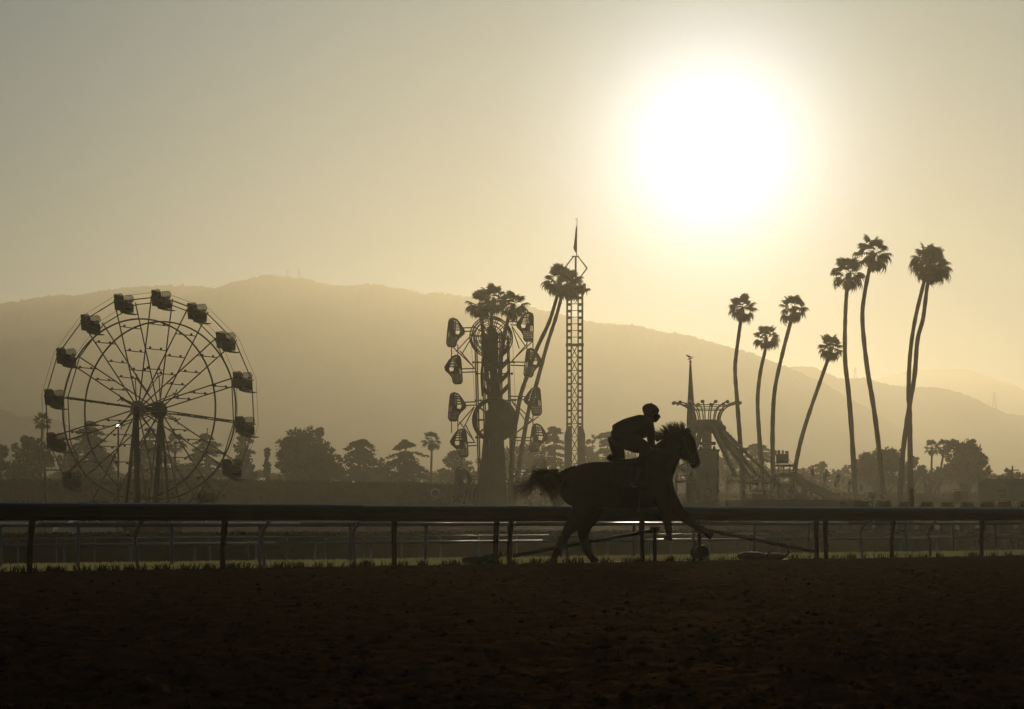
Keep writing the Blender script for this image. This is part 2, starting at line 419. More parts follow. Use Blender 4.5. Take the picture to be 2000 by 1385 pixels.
# ------------------------------------------------------------------ haze
bm = MB(); bm.box((0, 2950, 111.5), (8800, 6700, 229))
mh = bpy.data.materials.new('morning_haze'); mh.use_nodes = True
mh.node_tree.nodes.clear()
ho = mh.node_tree.nodes.new('ShaderNodeOutputMaterial'); hv = mh.node_tree.nodes.new('ShaderNodeVolumePrincipled')
hv.inputs['Density'].default_value = HAZE_DENSITY; hv.inputs['Anisotropy'].default_value = HAZE_G
hv.inputs['Color'].default_value = (*HAZE_COL, 1)
mh.node_tree.links.new(hv.outputs[0], ho.inputs['Volume'])
o = bm.build('haze', mh); tag(o, kind='stuff', label='golden morning haze over the whole scene')
# ------------------------------------------------------------------ trees and hedges
def leaf_cloud(centres, radii, per, size, squash=0.8, rng=RNG, flat=0.0):
    """many small leaf-cluster quads round clump centres; returns verts, faces"""
    C = np.repeat(np.asarray(centres, float), per, 0); R = np.repeat(np.asarray(radii, float), per)
    n = len(C)
    d = rng.normal(size=(n, 3)); d /= np.linalg.norm(d, axis=1)[:, None]
    rr = rng.random(n) ** 0.45
    p = C + d * (R * rr)[:, None] * np.array((1, 1, squash))
    a = rng.normal(size=(n, 3)); a[:, 2] *= (1 - flat); a /= np.linalg.norm(a, axis=1)[:, None]
    b = np.cross(a, rng.normal(size=(n, 3))); b[:, 2] *= (1 - flat); b /= np.linalg.norm(b, axis=1)[:, None]
    s = size * (0.55 + 0.9 * rng.random(n))
    a *= s[:, None] * 0.5; b *= s[:, None] * 0.32
    V = np.stack([p - a, p + b * 0.9 - a * 0.1, p + a, p - b * 0.9 + a * 0.1], 1).reshape(-1, 3)
    return V, np.arange(4 * n).reshape(-1, 4)

def tree_base(px, D): return (float((px - 1000) / F * D), float(D), -1.0)

def branch_tubes(mb, base, top, tips, r0, rng):
    base = np.asarray(base, float); top = np.asarray(top, float)
    mid = (base + top) / 2 + np.array((rng.normal() * 0.3, rng.normal() * 0.3, 0))
    mb.tube(catmull([base, mid, top], 4), list(np.linspace(r0, r0 * 0.45, 9)), 7)
    for t in tips:
        u = rng.uniform(0.35, 0.95); s = base + (top - base) * u
        t = np.asarray(t, float)
        m = (s + t) / 2 + np.array((0, 0, 0.3))
        mb.tube([s, m, t], [r0 * 0.32, r0 * 0.2, r0 * 0.06], 5)

def leafy_tree(name, label, D, lobes, trunk_px, leaf=0.5, m=None, density=1.0, group='trees beyond the infield', seed=0, cat='tree'):
    """lobes: (cx, cy, rx, ry) in photo pixels; real depth equals the width"""
    rng = np.random.default_rng(1000 + seed); D *= 0.74; leaf *= 0.8
    k = D / F
    root = thing(name, label, cat, tree_base(trunk_px, D), group)
    cs, rs = [], []
    for cx, cy, rx, ry in lobes:
        c = P(cx, cy, D); RX, RZ = rx * k, ry * k
        n = int(max(9, 22 * density * (rx * ry) / 500.0)); n = min(n, 150)
        d = rng.normal(size=(n, 3)); d /= np.linalg.norm(d, axis=1)[:, None]
        f = rng.uniform(0.30, 1.08, n)
        q = c + d * f[:, None] * np.array((RX, RX * 0.9, RZ))
        q[:, 2] = np.maximum(q[:, 2], -0.3)
        cs.append(q); rs.append((0.27 * min(RX, RZ) + 0.28) * rng.uniform(0.5, 1.3, n) * np.where(f > 0.9, 0.65, 1.0))
    cs = np.vstack(cs); rs = np.concatenate(rs)
    V, Q = leaf_cloud(cs, rs, 34, leaf, rng=rng)
    off = base_of(root)
    add_mesh('crown', np_mesh('crown', V - off, Q, m or M_leaf), root)
    mb = MB(); top = P(trunk_px, min(l[1] for l in lobes) + 4, D); top[2] = off[2] + (top[2] - off[2]) * 0.8
    branch_tubes(mb, off, top, cs[rng.choice(len(cs), min(18, len(cs)), replace=False)], 0.30 + 0.02 * (top[2] - off[2]), rng)
    mb.build('trunk', M_bark, root)
    return root

def cedar_tree(label, D, px, tiers, base_py=1000, seed=0, group='trees beyond the infield', leaf=0.42):
    """tiers: (py, half width px, droop px): flat layered sprays"""
    D *= 0.74; leaf *= 0.8
    rng = np.random.default_rng(3000 + seed); k = D / F
    root = thing('cedar_tree', label, 'tree', tree_base(px, D), group); off = base_of(root)
    mb = MB(); cs, rs = [], []
    top = P(px, tiers[0][0] - 2, D)
    mb.tube([off, (off + top) / 2 + np.array((0.15, 0, 0)), top], [0.45, 0.3, 0.06], 7)
    for py, hw, dr in tiers:
        z = P(px, py, D)[2]; nb = 10; lean = rng.normal() * 0.13 * hw * k
        for j in range(nb):
            if rng.random() < 0.12: continue
            an = 2 * math.pi * j / nb + rng.uniform(-0.3, 0.3); ln = hw * k * rng.uniform(0.45, 1.12)
            c = np.array((off[0] + (lean if j else 0), off[1], z + rng.normal() * 0.30 * min(1.0, hw / 30.0)))
            e = c + np.array((math.cos(an) * ln, math.sin(an) * ln, -dr * k * rng.uniform(0.5, 1.2)))
            mm = (c + e) / 2 + np.array((0, 0, dr * k * 0.45))
            mb.tube([c, mm, e], [0.12, 0.07, 0.02], 4)
            path = catmull([c, mm, e], 5)[2:]
            for q in path:
                cs.append(q + np.array((0, 0, -0.05))); rs.append(rng.uniform(0.36, 0.72) * (0.5 + 0.012 * hw))
    V, Q = leaf_cloud(cs, rs, 16, leaf, squash=0.26, rng=rng, flat=0.55)
    add_mesh('crown', np_mesh('crown', V - off, Q, M_leaf2), root)
    mb.build('trunk', M_bark, root); return root

G = 'trees beyond the infield'
leafy_tree('leafy_tree', 'small dark tree cut by the picture edge beside the hazy wooded hill', 430, [(-6, 900, 22, 38), (4, 880, 12, 16)], -4, seed=1)
leafy_tree('leafy_tree', 'broad dark tree spreading behind the lowest cars of the ferris wheel', 430, [(52, 905, 34, 48), (66, 870, 18, 20), (88, 895, 24, 30), (30, 925, 22, 26), (50, 860, 10, 12)], 54, seed=2)
cedar_tree('bushy conifer seen through the lower spokes of the ferris wheel', 440, 178, [(828, 12, 3), (840, 24, 6), (853, 32, 8), (866, 38, 9), (880, 42, 10), (894, 44, 10), (908, 44, 10), (922, 44, 9), (936, 42, 8)], seed=3)
leafy_tree('leafy_tree', 'rounded tree filling the gap under the ferris wheel rim beside the bushy conifer', 450, [(138, 905, 26, 34), (160, 925, 30, 24), (205, 912, 24, 28)], 150, seed=4)
cedar_tree('ragged layered cedar right behind the ferris wheel towers', 450, 292, [(838, 8, 2), (850, 16, 4), (862, 24, 7), (876, 33, 9), (890, 38, 10), (904, 42, 10), (920, 44, 10), (936, 44, 8)], seed=5)
leafy_tree('leafy_tree', 'low tree mass between the ferris wheel towers and its right rim', 460, [(340, 920, 34, 28), (368, 930, 30, 24), (312, 930, 22, 22)], 340, seed=6)
cedar_tree('flat topped cedar seen inside the right half of the ferris wheel', 450, 404, [(852, 12, 3), (862, 26, 6), (874, 32, 7), (888, 36, 8), (904, 40, 9), (920, 42, 9), (938, 42, 8)], seed=7)
leafy_tree('tall_conifer', 'tall blunt conifer behind the right rim of the ferris wheel', 430, [(478, 850, 14, 18), (477, 875, 20, 24), (476, 905, 25, 28), (474, 935, 28, 24)], 476, m=M_leaf2, seed=8)
leafy_tree('cypress', 'thin pointed cypress standing alone to the right of the ferris wheel', 430, [(522, 885, 2.4, 10), (522, 905, 4.5, 22), (522, 925, 5, 14)], 522, leaf=0.4, m=M_leaf2, density=5, seed=9)
leafy_tree('leafy_tree', 'large round dark tree standing highest between the ferris wheel and the zipper ride', 420, [(578, 885, 34, 46), (600, 865, 26, 32), (566, 905, 24, 34), (622, 900, 28, 36), (585, 930, 40, 24), (560, 870, 14, 18)], 588, seed=10, density=1.3)
leafy_tree('leafy_tree', 'narrow knobbed tree touching the big round tree on its right', 430, [(624, 845, 10, 12), (626, 872, 14, 20), (640, 900, 22, 28), (652, 920, 24, 24)], 628, seed=11, density=1.5)
cedar_tree('drooping cedar with flat crown to the right of the big round tree', 440, 700, [(863, 20, 5), (872, 30, 10), (884, 36, 11), (898, 38, 12), (914, 38, 12), (930, 36, 10)], seed=12)
leafy_tree('leafy_tree', 'dense low tree between the two drooping cedars', 450, [(735, 918, 26, 22), (715, 932, 30, 18), (752, 930, 22, 18)], 735, seed=13)
cedar_tree('umbrella shaped cedar with a bare neck above its dark mound', 440, 792, [(864, 20, 8), (868, 14, 3), (884, 22, 5), (893, 40, 10), (904, 46, 10), (918, 50, 10), (932, 50, 8), (944, 50, 6)], seed=14)
leafy_tree('leafy_tree', 'pale round tree beside the small fan palm and the zipper ride', 470, [(888, 905, 18, 28), (905, 918, 22, 26), (872, 925, 16, 20)], 890, seed=15)
leafy_tree('leafy_tree', 'hazy tree mass behind the lower cars of the zipper ride', 480, [(985, 905, 30, 30), (1020, 892, 30, 30), (1050, 905, 30, 34), (950, 915, 26, 24)], 1010, seed=16)
cedar_tree('flat layered cedar between the zipper ride and the drop tower', 470, 1082, [(838, 12, 3), (844, 22, 5), (855, 26, 5), (868, 26, 6), (885, 34, 7), (902, 40, 8), (922, 44, 8)], seed=17)
leafy_tree('leafy_tree', 'round hazy tree just right of the drop tower', 480, [(1152, 875, 14, 24), (1160, 905, 22, 28), (1140, 915, 18, 20)], 1154, seed=18)
cedar_tree('flat layered cedar behind the rider', 480, 1186, [(848, 16, 3), (853, 26, 5), (866, 24, 5), (882, 34, 7), (900, 40, 8), (918, 44, 8)], seed=19)
leafy_tree('leafy_tree', 'hazy tree mass hidden behind the horse and rider', 500, [(1225, 905, 30, 30), (1260, 910, 28, 28), (1300, 918, 30, 24)], 1240, seed=20)
leafy_tree('leafy_tree', 'hazy round tree seen between the sloping arms of the octopus ride', 490, [(1425, 890, 22, 26), (1412, 912, 26, 26), (1448, 915, 28, 24)], 1424, seed=21)
cedar_tree('broad umbrella cedar behind the right arms of the octopus ride', 480, 1480, [(872, 22, 3), (876, 32, 5), (884, 38, 6), (894, 36, 7), (906, 36, 7), (920, 38, 7), (934, 40, 6)], seed=22)
leafy_tree('leafy_tree', 'low hazy tree row behind the slide with one thin spike', 520, [(1575, 925, 26, 16), (1600, 918, 18, 14), (1608, 912, 6, 12), (1630, 928, 26, 14), (1655, 924, 18, 16), (1550, 928, 20, 14)], 1600, seed=23)
leafy_tree('leafy_tree', 'large hazy round tree behind the tallest leaning palms', 440, [(1692, 905, 22, 24), (1715, 895, 22, 22), (1742, 900, 26, 26), (1700, 925, 34, 22), (1745, 930, 34, 20), (1728, 884, 10, 9), (1678, 912, 14, 18)], 1716, seed=24, density=1.2)
leafy_tree('leafy_tree', 'lighter tree behind the crossing palm trunks', 440, [(1775, 912, 16, 20), (1786, 905, 10, 12), (1790, 928, 20, 18), (1770, 930, 18, 14)], 1778, seed=25)
leafy_tree('leafy_tree', 'low round tree at the foot of the two small palms', 440, [(1805, 922, 18, 14), (1826, 928, 22, 14), (1835, 920, 14, 8)], 1812, seed=26)
leafy_tree('leafy_tree', 'largest dense tree standing at the right beside two small palms', 430, [(1868, 885, 24, 24), (1895, 878, 16, 18), (1905, 895, 22, 24), (1915, 910, 16, 26), (1875, 912, 34, 26), (1860, 930, 30, 18), (1900, 930, 30, 18), (1895, 866, 9, 7)], 1884, seed=27, density=1.4)
leafy_tree('leafy_tree', 'small ragged tree above the blue billboard', 430, [(1968, 928, 14, 10), (1985, 932, 12, 9), (1955, 936, 10, 6)], 1970, seed=28)

# far wood behind: one hazy mass nobody could count
rng = np.random.default_rng(77)
cs, rs = [], []
for x in np.arange(-260, 2300, 4.5):
    top = 926 + 9 * noise2(x / 60.0, 0.5, 5) + 5 * noise2(x / 17.0, 2.5, 6)
    if x > 1530: top += 4
    for q in range(7):
        py = (rng.uniform(top + 3, 985) if q < 4 else rng.uniform(955, 1000)) if q else top + 3
        cs.append(P(x + rng.normal() * 3, py, 430 + rng.uniform(-10, 10))); rs.append(rng.uniform(0.45, 1.0))
V, Q = leaf_cloud(cs, rs, 30, 0.55, rng=rng)
hx = np.arange(-260, 2301, 6.0); HV = []                        # dense dark inside of the wood
for x in hx:
    tz = 941 + 8 * noise2(x / 60.0, 0.5, 5) + 4 * noise2(x / 12.0, 1.5, 7)
    for yy, pz in ((428, 1036), (428, tz + 12), (431, tz), (440, tz), (440, 1036)): HV.append(P(x, float(pz), yy))
HV = np.array(HV); nh = len(hx); qi = (np.arange(nh - 1)[:, None] * 5 + np.arange(4)[None]).reshape(-1); HQ = np.stack([qi, qi + 5, qi + 6, qi + 1], -1)
Q = np.vstack([Q, HQ + len(V)]); V = np.vstack([V, HV])
o = add_mesh('far_treeline', np_mesh('far_treeline', V, Q, M_leaf)); tag(o, kind='stuff', label='far hazy belt of trees along the foot of the mountains')

def hedge(label, x0, x1, D, topf, seed, depth=3.0):
    rng = np.random.default_rng(seed); k = D / F
    root = thing('hedge', label, 'hedge', tree_base((x0 + x1) / 2, D), 'clipped hedges round the infield'); off = base_of(root)
    xs = np.arange(x0, x1 + 0.1, 6.0); V = []
    for x in xs:
        zt = P(x, topf(x) + 2.0, D)[2]; X = (x - 1000) * k
        for y, z in ((D, -1.1), (D, zt), (D + depth, zt), (D + depth, -1.1)): V.append((X, y, z))
    n = len(xs); Fc = []
    for i in range(n - 1):
        a = i * 4; b = a + 4
        Fc += [(a, b, b + 1, a + 1), (a + 1, b + 1, b + 2, a + 2), (a + 2, b + 2, b + 3, a + 3)]
    Fc += [(0, 1, 2, 3), tuple(4 * (n - 1) + i for i in (3, 2, 1, 0))]
    add_mesh('core', np_mesh('core', np.array(V) - off, Fc, M_hedge), root)
    cs = []
    for x in np.arange(x0, x1, 2.2):
        t = topf(x)
        cs.append(P(x, t + 2.2 + rng.normal() * 0.5, D + rng.uniform(0, depth)))
        for _ in range(3): cs.append(P(x + rng.normal() * 2, rng.uniform(t + 3, 1030), D - 0.1))
    V, Q = leaf_cloud(cs, rng.uniform(0.18, 0.4, len(cs)), 12, 0.22, rng=rng)
    add_mesh('foliage', np_mesh('foliage', V - off, Q, M_hedge), root)
hedge('tall dark clipped hedge running behind the ferris wheel and the zipper ride', -420, 930, 245, lambda x: 937 + 8 * max(0, (x - 420)) / 460 + 1.3 * float(noise2(x / 33.0, 0.3, 8)), 5)
hedge('long lower clipped hedge running behind the palms to the billboard', 930, 2500, 285, lambda x: 964 + 1.2 * float(noise2(x / 30.0, 0.7, 9)), 6)

# ------------------------------------------------------------------ fan palms
def frond_mesh(name, seed, m, droop, segs=15, stalk=1.08, blade=0.88):
    rng = np.random.default_rng(seed); V = []; Fc = []
    w = 0.022
    base = len(V); V += [(0, -w, 0), (0, w, 0), (stalk, w * 0.7, -0.04), (stalk, -w * 0.7, -0.04)]; Fc.append((0, 1, 2, 3))
    hub = np.array((stalk, 0, -0.04))
    for i in range(segs):
        a = math.radians(-112 + 224 * (i + 0.5) / segs + rng.uniform(-3, 3)); ln = blade * (0.72 + 0.28 * math.cos(a * 0.7)) * rng.uniform(0.86, 1.1)
        d = np.array((math.cos(a), math.sin(a), 0)); q = np.array((-math.sin(a), math.cos(a), 0))
        wd = 0.095 * ln + 0.02
        b = len(V)
        p1 = hub + d * ln * 0.58 + np.array((0, 0, -0.05 * droop + 0.03 * (i % 2)))
        p2 = hub + d * ln * 0.82 + np.array((0, 0, -0.30 * droop * ln))
        tip = hub + d * ln * 0.95 + np.array((0, 0, -(0.62 + rng.uniform(-0.15, 0.25)) * droop * ln))
        V += [hub, p1 - q * wd, p1 + q * wd, p2 - q * wd * 0.55, p2 + q * wd * 0.55, tip]
        Fc += [(b, b + 1, b + 2), (b + 1, b + 3, b + 4, b + 2), (b + 3, b + 5, b + 4)]
    return np_mesh(name, np.array(V), Fc, m)
FRONDS = [frond_mesh('frond', i, M_frond, d) for i, d in enumerate((0.35, 0.7, 1.0))]
DRY = [frond_mesh('dry_frond', 20 + i, M_frond_dry, d, 11, 0.8, 0.8) for i, d in enumerate((1.0, 1.4))]

def palm(label, D, trunk_pts, crown_px=None, r=(0.27, 0.165), size=1.0, nf=27, nd=9, seed=0, group='tall fan palms', name='palm_tree'):
    rng = np.random.default_rng(500 + seed)
    pts = np.array([P(x, y, D) for x, y in trunk_pts])           # listed from the crown down
    bx = pts[-1]; gz = -1.0
    if bx[2] > gz:
        d = pts[-1] - pts[-2]; t = (gz - bx[2]) / min(d[2], -0.2); pts = np.vstack([pts, bx + np.array((d[0] * t * 0.6, 0, gz - bx[2]))])
    root = thing(name, label, 'palm tree', (pts[-1][0], D, gz), group); off = base_of(root)
    sm = catmull(pts, 7); n = len(sm)
    rad = np.interp(np.linspace(0, 1, n), [0, 0.08, 0.75, 1], [r[1] * 0.95, r[1], r[0] * 0.85, r[0]])
    rad = rad * (1 + 0.06 * np.sin(np.arange(n) * 1.9) + rng.normal(size=n) * 0.035)
    mb = MB(); mb.tube(sm, list(rad), 9); mb.build('trunk', M_bark, root, True)
    top = pts[0]
    if crown_px is not None: top = P(*crown_px, D)
    crown = MB().ball(top - np.array((0, 0, 0.12 * size)), (0.30 * size, 0.30 * size, 0.55 * size), 9, 7).build('crown', M_frond_dry, root, True)
    cz = Vector(top - off)
    for i in range(nf):
        u = (i + 0.5) / nf
        el = math.radians(80 - 126 * u ** 0.9 + rng.uniform(-13, 13)); az = i * 2.39996 + rng.uniform(-0.35, 0.35)
        fr = add_mesh('frond', FRONDS[0 if u < 0.25 else (1 if u < 0.6 else 2)], crown)
        s = size * rng.uniform(0.82, 1.12)
        M = Matrix.Translation(cz + Vector((0, 0, 0.15 * size))) @ Matrix.Rotation(az, 4, 'Z') @ Matrix.Rotation(-el, 4, 'Y') @ Matrix.Rotation(rng.uniform(-0.5, 0.5), 4, 'X') @ Matrix.Scale(s, 4)
        fr.matrix_local = M
    for i in range(nd):
        el = math.radians(rng.uniform(-82, -48)); az = rng.uniform(0, 6.283)
        fr = add_mesh('dry_frond', DRY[i % 2], crown)
        fr.matrix_local = Matrix.Translation(cz + Vector((0, 0, -0.1 * size))) @ Matrix.Rotation(az, 4, 'Z') @ Matrix.Rotation(-el, 4, 'Y') @ Matrix.Rotation(rng.uniform(-0.6, 0.6), 4, 'X') @ Matrix.Scale(size * rng.uniform(0.7, 1.0), 4)
    return root
def c6(*p): return [(1380 + x / 2.517, 450 + y / 2.517) for x, y in p]
def c7(*p): return [(1580 + x / 2.519, 450 + y / 2.519) for x, y in p]
PD = 245
palm('fan palm with a gently bent trunk right behind the octopus ride lamps', PD, c6((173, 420), (165, 465), (147, 600), (140, 690), (150, 840), (162, 1000), (172, 1160), (178, 1330)), (1449.5, 606), size=0.80, seed=1)
palm('shortest upright fan palm between two taller bent palms', PD + 6, c6((293, 560), (286, 600), (264, 700), (251, 830), (257, 980), (270, 1150), (280, 1330)), (1496, 662), size=0.74, seed=2)
palm('fan palm with a trunk curving in a long bow to the right', PD - 4, c6((428, 395), (416, 440), (372, 610), (336, 780), (325, 950), (325, 1150), (325, 1330)), (1550, 606), size=0.82, seed=3)
palm('shorter fan palm leaning strongly to the right towards the tall palms', PD + 3, c6((607, 590), (598, 630), (556, 750), (504, 900), (462, 1040), (432, 1190), (418, 1330)), (1622, 683), size=0.80, seed=4)
palm('tall fan palm with a nearly straight trunk beside the highest crown', PD - 2, c7((196, 240), (186, 300), (178, 450), (178, 640), (194, 790), (210, 990), (230, 1340)), (1657, 541), r=(0.285, 0.175), size=0.98, seed=5)
palm('tallest fan palm with the highest crown and a bowed trunk', PD - 4, c7((312, 130), (300, 180), (274, 310), (263, 440), (284, 660), (318, 870), (345, 1080), (370, 1340)), (1704, 498), r=(0.285, 0.175), size=1.02, seed=6)
palm('straighter one of the two palms with crossed trunks and merged crowns', PD, c7((585, 190), (562, 270), (520, 450), (497, 620), (490, 800), (495, 880), (497, 1020), (500, 1340)), (1813, 516), r=(0.285, 0.175), size=1.04, seed=7)
palm('more bent one of the two palms with crossed trunks and merged crowns', PD + 3, c7((605, 195), (583, 270), (562, 430), (534, 540), (520, 710), (492, 880), (464, 1080), (446, 1340)), (1821, 527), r=(0.29, 0.18), size=1.06, seed=8)
palm('palm just left of the top wheel of the zipper ride', PD, [(938, 598), (941, 625), (950, 720), (962, 850), (966, 980)], (937, 597), size=0.80, seed=9)
palm('palm directly above the top wheel of the zipper ride', PD + 6, [(965, 588), (960, 625), (961, 750), (965, 980)], (964, 588), size=0.88, seed=10)
palm('palm just right of the top wheel of the zipper ride', PD + 2, [(1002, 598), (992, 625), (982, 675), (972, 780), (964, 980)], (1001, 600), size=0.86, seed=11)
palm('left palm of the leaning pair in front of the drop tower', PD - 2, [(1091, 560), (1085.6, 587), (1071.6, 631), (1047.6, 683), (1027, 741), (1014, 785), (1002, 870), (995, 985)], (1092, 553), size=0.92, seed=12)
palm('right palm of the leaning pair in front of the drop tower', PD + 2, [(1102, 562), (1094, 590), (1084.5, 624), (1068, 675), (1046, 756), (1033, 799), (1021, 865), (1013, 915), (1006, 985)], (1112, 560), size=0.92, seed=13)
for i, (lab, D, pts, sz) in enumerate((
        ('small far fan palm standing between the umbrella cedar and the zipper ride', 430, [(843, 864), (843, 890), (841, 940)], 0.98),
        ('small far fan palm with an upright trunk beside the largest tree at the right', 440, [(1820, 876), (1820, 890), (1819, 930)], 0.82),
        ('small far fan palm leaning against the largest tree at the right', 440, [(1844, 874), (1842, 890), (1837, 925)], 0.84),
        ('small far palm behind the right half of the ferris wheel', 430, [(342, 868), (342, 885), (341, 940)], 1.05),
        ('small round headed palm beside the leftmost cars of the ferris wheel', 420, [(82, 826), (82, 845), (80, 930)], 0.9),
        ('small ragged palm showing under the chin of the horse', 300, [(1322, 905), (1321, 925), (1320, 985)], 0.9))):
    palm(lab, D * 0.74, pts, None, r=(0.165, 0.12), size=sz * 0.74, nf=22, nd=4, seed=40 + i, group='small far palms')

# low dark hedge across the infield behind the thin fence
def low_hedge():
    rr = np.random.default_rng(321); root = thing('hedge', 'low dark hedge across the infield just behind the thin white fences', 'hedge', (0, 100, -1.0), 'clipped hedges round the infield'); off = base_of(root)
    A = np.array((-0.26 * 84, 82.0, 0)); B = np.array((0.26 * 131, 131.0, 0)); d = B - A; n2 = unit((-d[1], d[0], 0)); n = 160; V = []
    for i in range(n):
        p = A + d * i / (n - 1); zt = 0.20 + 0.05 * float(noise2(i / 3.0, 0.2, 3))
        for w, z in ((0, -1.1), (-0.05, zt - 0.1), (0.15, zt), (0.9, zt), (1.1, -1.1)): V.append(p + n2 * w + np.array((0, 0, z)))
    Fc = [(i * 5 + j, i * 5 + 5 + j, i * 5 + 6 + j, i * 5 + 1 + j) for i in range(n - 1) for j in range(4)] + [(0, 1, 2, 3, 4), tuple(5 * (n - 1) + j for j in (4, 3, 2, 1, 0))]
    add_mesh('core', np_mesh('core', np.array(V) - off, Fc, M_hedge), root)
    u = rr.random(5200); c = A + d * u[:, None] + n2 * rr.uniform(-0.05, 0.9, 5200)[:, None]; c[:, 2] = np.where(rr.random(5200) < 0.5, 0.20, rr.uniform(-0.9, 0.2, 5200))
    front = c[:, 2] < 0.19; c[front] -= n2 * (rr.uniform(0.0, 0.9, front.sum()) * 0.0)[:, None]
    LV, Q = leaf_cloud(c, rr.uniform(0.05, 0.12, 5200), 7, 0.10, rng=rr); add_mesh('foliage', np_mesh('foliage', LV - off, Q, M_hedge), root)
low_hedge()
# ------------------------------------------------------------------ rails and fences
def rail_pt(px, s=0.0, z=0.0):
    """point on a line parallel to the main rail (offset s beyond it) that shows at photo column px"""
    a = (px - 1000) / F; y0 = FA + 1.38 * s
    y = y0 / (1 - FB * a); return np.array((a * y, y, z))
RD = unit((1, FB, 0)); RN = unit((-FB, 1, 0))
root = thing('track_rail', 'long dark rounded running rail of the track just behind the galloping horse', 'track rail', rail_pt(435))
prof = []
for t in np.linspace(-20, 200, 12):                     # rounded cover: hooded top, open lip below
    an = math.radians(t); prof.append((-0.13 * math.cos(an) * 1.0, 0.815 + 0.125 * math.sin(an)))
prof = [(-0.125, 0.690), (-0.150, 0.74)] + [(x * 1.15, z) for x, z in prof] + [(0.150, 0.74), (0.10, 0.70)]
pr = [(u, z) for u, z in prof]
t0, t1 = -16.0, 40.0; step = 6.4; mid = rail_pt(1000)
t = t0; k = 0
while t < t1:
    a = mid + RD * t; b = mid + RD * (t + step - 0.006)
    sag = 0.007 * math.sin(k * 2.1)
    poly = [a + RN * u + np.array((0, 0, z + sag)) for u, z in pr]
    MB().prism(poly, b - a).build('rail_section', M_rail, root)
    t += step; k += 1
for px in (-330, 58, 435, 770, 968, 995, 1255, 1595, 1613, 1742, 1917, 2090, 2280):
    b = rail_pt(px, 0.0); wob = 0.02 * math.sin(px)
    pts = catmull([b + np.array((0, 0, -0.2)), b + np.array((0, 0, 0.25)), b + RD * wob + np.array((0, 0, 0.48)), b + RD * wob * 1.5 + RN * -0.02 + np.array((0, 0, 0.73))], 4)
    MB().tube(pts, [0.040] * 9 + [0.046] * 4, 8).build('post', M_post, root, True)
for px in (265, 513, 690, 1355, 1682, 1815, 2010):
    b = rail_pt(px, 0.28); 
    pts = catmull([b + np.array((0, 0, -0.2)) + RD * 0.05, b + np.array((0, 0, 0.2)) + RD * 0.02, b + np.array((0, 0, 0.5)), b + RN * -0.20 + np.array((0, 0, 0.74))], 4)
    MB().tube(pts, 0.024, 7).build('brace_post', M_white, root, True)

def line_fence(label, A, B, ztop, rail_r, posts, gz, group, sections=8, ext=(-0.5, 1.6), name='white_fence', post_r=0.028, flat=False):
    A = np.asarray(A, float); B = np.asarray(B, float); d = B - A
    root = thing(name, label, 'fence', (A[0], A[1], gz), group)
    us = np.linspace(ext[0], ext[1], sections + 1)
    for u0, u1 in zip(us[:-1], us[1:]):
        a = A + d * u0; b = A + d * (u1 - 0.0004); a[2] = b[2] = ztop - rail_r
        MB().tube([a, b], rail_r, 12).build('rail', M_white, root, True)
    for px in posts:
        al = (px - 1000) / F; den = d[0] - al * d[1]; u = (al * A[1] - A[0]) / den
        b = A + d * u; g = gz
        b[2] = g - 0.15; tp = b.copy(); tp[2] = ztop - rail_r
        lean = unit(d) * 0.02 * math.sin(px * 1.7)
        MB().tube([b - lean, tp], post_r, 8).build('post', M_white, root, True)
    return root
gF = 'white fences beyond the main rail'
line_fence('white tubular fence close behind the dark main rail', (-6.33, 37.4, 0), (8.41, 54.6, 0), 0.665, 0.034,
           (-190, 0, 153, 335, 508, 685, 832, 972, 1108, 1238, 1365, 1475, 1580, 1770, 1862, 1945, 2040, 2140), -0.02, gF, 9)
def pairline(DL, DR): return (-1000 / F * DL, DL, 0), (1000 / F * DR, DR, 0)
line_fence('second white fence low on the infield turf behind the tubular one', *pairline(55, 81), 0.19, 0.036, (2, 125, 255, 380, 500, 615, 725, 830, 930, 1100, 1185, 1270, 1440, 1520, 1600, 1680, 1830, 1900, 1975), -1.0, gF, 9, name='white_fence')
line_fence('farthest thin white fence across the infield', *pairline(80, 121), 0.14, 0.024, tuple(range(-40, 2060, 75)), -1.0, gF, 9, post_r=0.02)
line_fence('hair thin upper rail at the outer edge of the infield', *pairline(118, 170), -0.20, 0.02, tuple(range(-60, 2060, 90)), -1.0, gF, 9, post_r=0.018)

# two gate poles resting on the ground against short stanchions
def gate_pole(label, a, b, D0, D1, r):
    A = P(*a, D0); B = P(*b, D1)
    root = thing('gate_pole', label, 'pole', A, 'gate poles by the rail')
    d = unit(B - A)
    MB().tube([A, B], r, 10).build('pole', M_post, root, True)
    MB().tube([B - d * 0.05, B + d * 0.03], r * 1.35, 10).build('end_cap', M_post, root, True)
gate_pole('long dark gate pole slanting up to the right behind the hind legs of the horse', (1002, 1086), (1276, 1036), 41.8, 43.2, 0.030)
gate_pole('long dark gate pole slanting down to the right ahead of the horse', (1594, 1078), (1372, 1034), 45.8, 43.4, 0.030)
for px, py, D, lab in ((1279, 1030, 43.25, 'short stanchion holding the high end of the gate pole behind the horse'), (1366, 1030, 43.45, 'short stanchion holding the high end of the gate pole ahead of the horse')):
    a = P(px, py, D); root = thing('stanchion', lab, 'stanchion', (a[0], a[1], 0), 'gate pole stanchions')
    MB().tube([(a[0], a[1], -0.1), a], 0.034, 8).build('post', M_post, root, True)
    MB().box((a[0], a[1], a[2] - 0.03), (0.16, 0.10, 0.09)).build('cradle', M_post, root)

